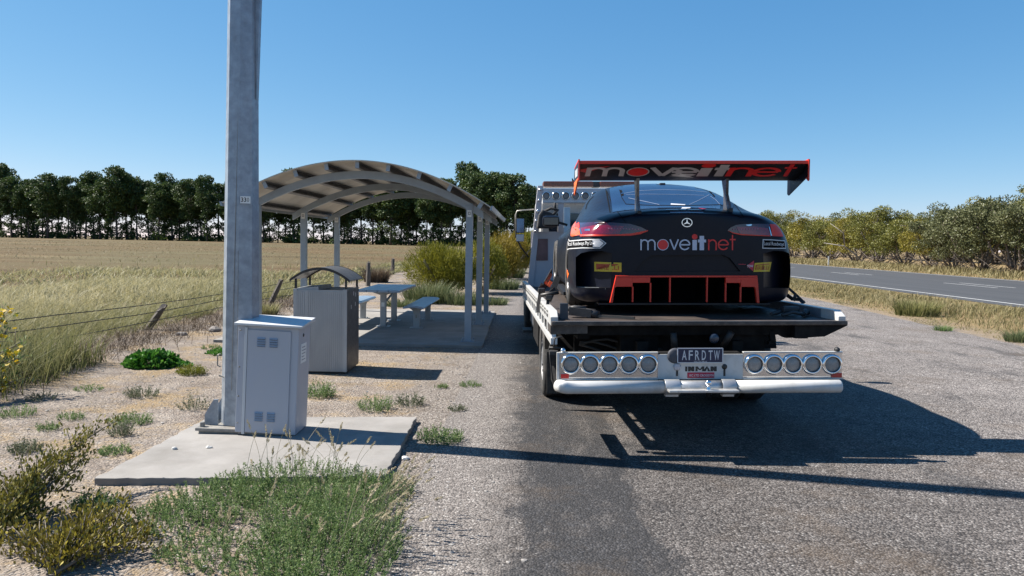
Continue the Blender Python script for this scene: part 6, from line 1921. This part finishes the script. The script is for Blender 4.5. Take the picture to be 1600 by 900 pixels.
pine_leaf = foliage('pine_needles', (.028, .052, .018), (.056, .088, .024), (.105, .145, .034), .18)
pine_bark = pm('pine_bark', (.075, .062, .055), .9, var=.3, vscale=3)
mal_a = foliage('mallee_leaf', (.080, .085, .020), (.145, .147, .032), (.235, .22, .05), .2, rough=.45)
mal_b = foliage('mallee_gold_leaf', (.115, .104, .018), (.205, .18, .030), (.32, .26, .046), .2, rough=.45)
mal_c = foliage('mallee_grey_leaf', (.060, .068, .028), (.105, .113, .048), (.18, .185, .09), .2, rough=.45)
def protos(kind, mats, seeds, barkm, nm):
    out = []
    for k, sd in enumerate(seeds):
        mb, (v, q, t) = tree_mesh(kind, sd)
        root = empty(nm)
        mb.build('trunk', barkm, root, fix=False)
        np_mesh('crown', v, q, t, mats[k % len(mats)], root)
        out.append(root)
    return out
pines = protos('pine', [pine_leaf], (1, 2, 3, 4, 5), pine_bark, 'pine_tree')
used = set()
def put(proto, x, y, z, s, rz, label, cat, group, sz=None):
    if proto.name in used:
        o = copy_tree(proto)
    else:
        o = proto; used.add(proto.name)
    o.location = (x, y, z); o.scale = (s, s, sz or s); o.rotation_euler = (0, 0, rz)
    if cat == 'pine tree':
        w_ = random.uniform(.8, 1.2); o.scale = (s*w_, s*w_*random.uniform(.9, 1.1), s*random.uniform(.88, 1.06)); o.rotation_euler = (random.gauss(0, .03), random.gauss(0, .03), rz)
    return tag(o, label, cat, group)
rs = np.random.default_rng(21)
def pine_at(px, D, s, label):
    p = at(px, 380, D)
    put(pines[int(rs.integers(0, 5))], p.x, D, float(field_z(np.array(p.x), np.array(D)))-.05, s, rs.uniform(0, 6.28), label, 'pine tree', 'pines of the far windbreak')
px = -40.0; k = 0
while px < 830:
    f = px/660
    D = 262 - 60*f + rs.normal()*3 + (8 if k % 2 else 0)
    s = (1.27 - .22*f)*rs.uniform(.82, 1.12)
    if px < 30: s *= 1.12
    if 690 < px: s *= 1.08
    if px > 690: lab = 'dark pine in the far windbreak, right of the shelter roof'
    elif px > 400: lab = 'dark pine in the far windbreak, seen beneath the shelter roof'
    elif px > 345: lab = 'dark pine in the far windbreak, hidden behind the lamp post'
    elif px < 20: lab = 'tallest dark pine in the far windbreak at the left edge'
    else: lab = 'dark round topped pine in the far windbreak, left of lamp post'
    pine_at(px, D, s, lab)
    if rs.random() < .40:                                 # a thinner rank behind
        pine_at(px+7, D+12+rs.uniform(0, 8), s*rs.uniform(.72, 1.0), lab)
    px += rs.uniform(10, 19) if not 690 < px else rs.uniform(9, 15); k += 1
# scrub under the pines
b = []
for k in range(230):
    px_ = rs.uniform(-40, 830); D = 262 - 60*px_/660 + rs.normal()*4 + 6
    p = at(px_, 380, D); z = float(field_z(np.array(p.x), np.array(D)))
    n = 36; d = unit(rs.normal(size=(n, 3)))
    c = np.array([p.x, D, z+.8]) + d*np.array([1.8, 1.5, rs.uniform(.6, 1.7)])*rs.uniform(.3, 1, (n, 1))
    b.append(leaves(c, unit(rs.normal(size=(n, 3))), .7, .6, rs.random(n)))
tag(np_mesh('scrub', *merge(b), pine_leaf), 'dark low scrub beneath the row of pines', kind='stuff')
# mallee belt east of the highway
mal = protos('mallee', [mal_a, mal_b, mal_c], (11, 12, 13, 14, 15, 16), pm('mallee_bark', (.17, .14, .12), .85, var=.4, vscale=2), 'mallee_tree')
rs = np.random.default_rng(8)
def mallee(px, D, top, k, label):
    p = at(px, 400, D); yh = 381 + (px-828)*.01746
    h = 1.65 + (yh-top)*D/FPX
    put(mal[k], p.x, D, -.05, h/7.0*1.04, rs.uniform(0, 6.28), label, 'mallee tree', 'roadside trees beyond the highway')
for px_, D, top, k, lab in (
    (1660, 52, 285, 2, 'tree beyond the highway at the right edge of the picture'),
    (1592, 54, 292, 5, 'tall grey green tree beyond the highway at far right'),
    (1535, 58, 300, 2, 'grey green tree beyond the highway beside the tallest one'),
    (1490, 62, 318, 5, 'grey leaved tree beyond the highway left of the tall pair'),
    (1455, 66, 336, 1, 'golden green tree beyond the highway at the dip in the skyline'),
    (1415, 72, 322, 0, 'broad olive tree in the middle of the trees beyond the highway'),
    (1375, 78, 326, 3, 'olive green tree left of the broad middle one'),
    (1338, 84, 330, 1, 'yellowish tree in the left half of the roadside trees'),
    (1300, 92, 325, 0, 'olive tree with dead pale limb in the roadside trees'),
    (1268, 100, 328, 4, 'yellow green tree nearest the car tail of those beyond the highway'),
    (1240, 112, 334, 0, 'small olive tree peeping out beside the car tail'),
    (1205, 140, 332, 3, 'far tree above the right rear corner of the car'),
    (1180, 160, 333, 2, 'farthest grey tree above the car haunch')):
    mallee(px_, D, top, k, lab)
for i in range(26):                                       # second rank behind
    px_ = 1160 + 20*i + rs.normal()*6
    D = 175*math.exp(-(px_-1160)/560) + 14 + rs.uniform(0, 8)
    top = 345 - (1.1*max(0, px_-1470)**.75 if px_ > 1470 else 0) + rs.uniform(-12, 8)
    mallee(px_, D, top, int(rs.integers(0, 6)), 'tree in the rear rank of the roadside belt beyond the highway')
for px_, D, top in ((1730, 50, 292), (1810, 47, 300), (1900, 45, 296), (2010, 43, 305)):
    mallee(px_, D, top, int(rs.integers(0, 6)), 'tree of the roadside belt just beyond the right edge of the picture')
for i in range(9):                                        # hidden by the car from here, seen a step aside
    D = 150 + i*22; put(mal[i % 6], 44 + rs.normal()*4, D, -.05, rs.uniform(1.0, 1.25), rs.uniform(0, 6.28), 'tree of the roadside belt hidden beyond the racing car', 'mallee tree', 'roadside trees beyond the highway')
p = at(1318, 408, 80)
t = thing('dead_branch', 'bleached fallen limb leaning out of the roadside trees', 'branch', (p.x, 80, 0))
MB().tube([(2.4, 0, -.1), (1.2, .2, 1.2), (.1, .3, 2.0), (-2.0, .4, 2.3)], [.11, .09, .07, .03], 6).tube([(.2, .3, 2.0), (.0, .3, 3.4), (-1.4, .4, 4.4)], [.06, .05, .02], 6).build('limb', pm('bleached_wood', (.30, .27, .24), .9), t)
p = gp(1245, 409)
mp_ = thing('marker_post', 'small white guide post at the far edge of the highway', 'guide post', (29.2, 73, 0))
MB().box((-.06, -.02, 0), (.06, .02, .95), bev=.01).build('post', white_plate, mp_)
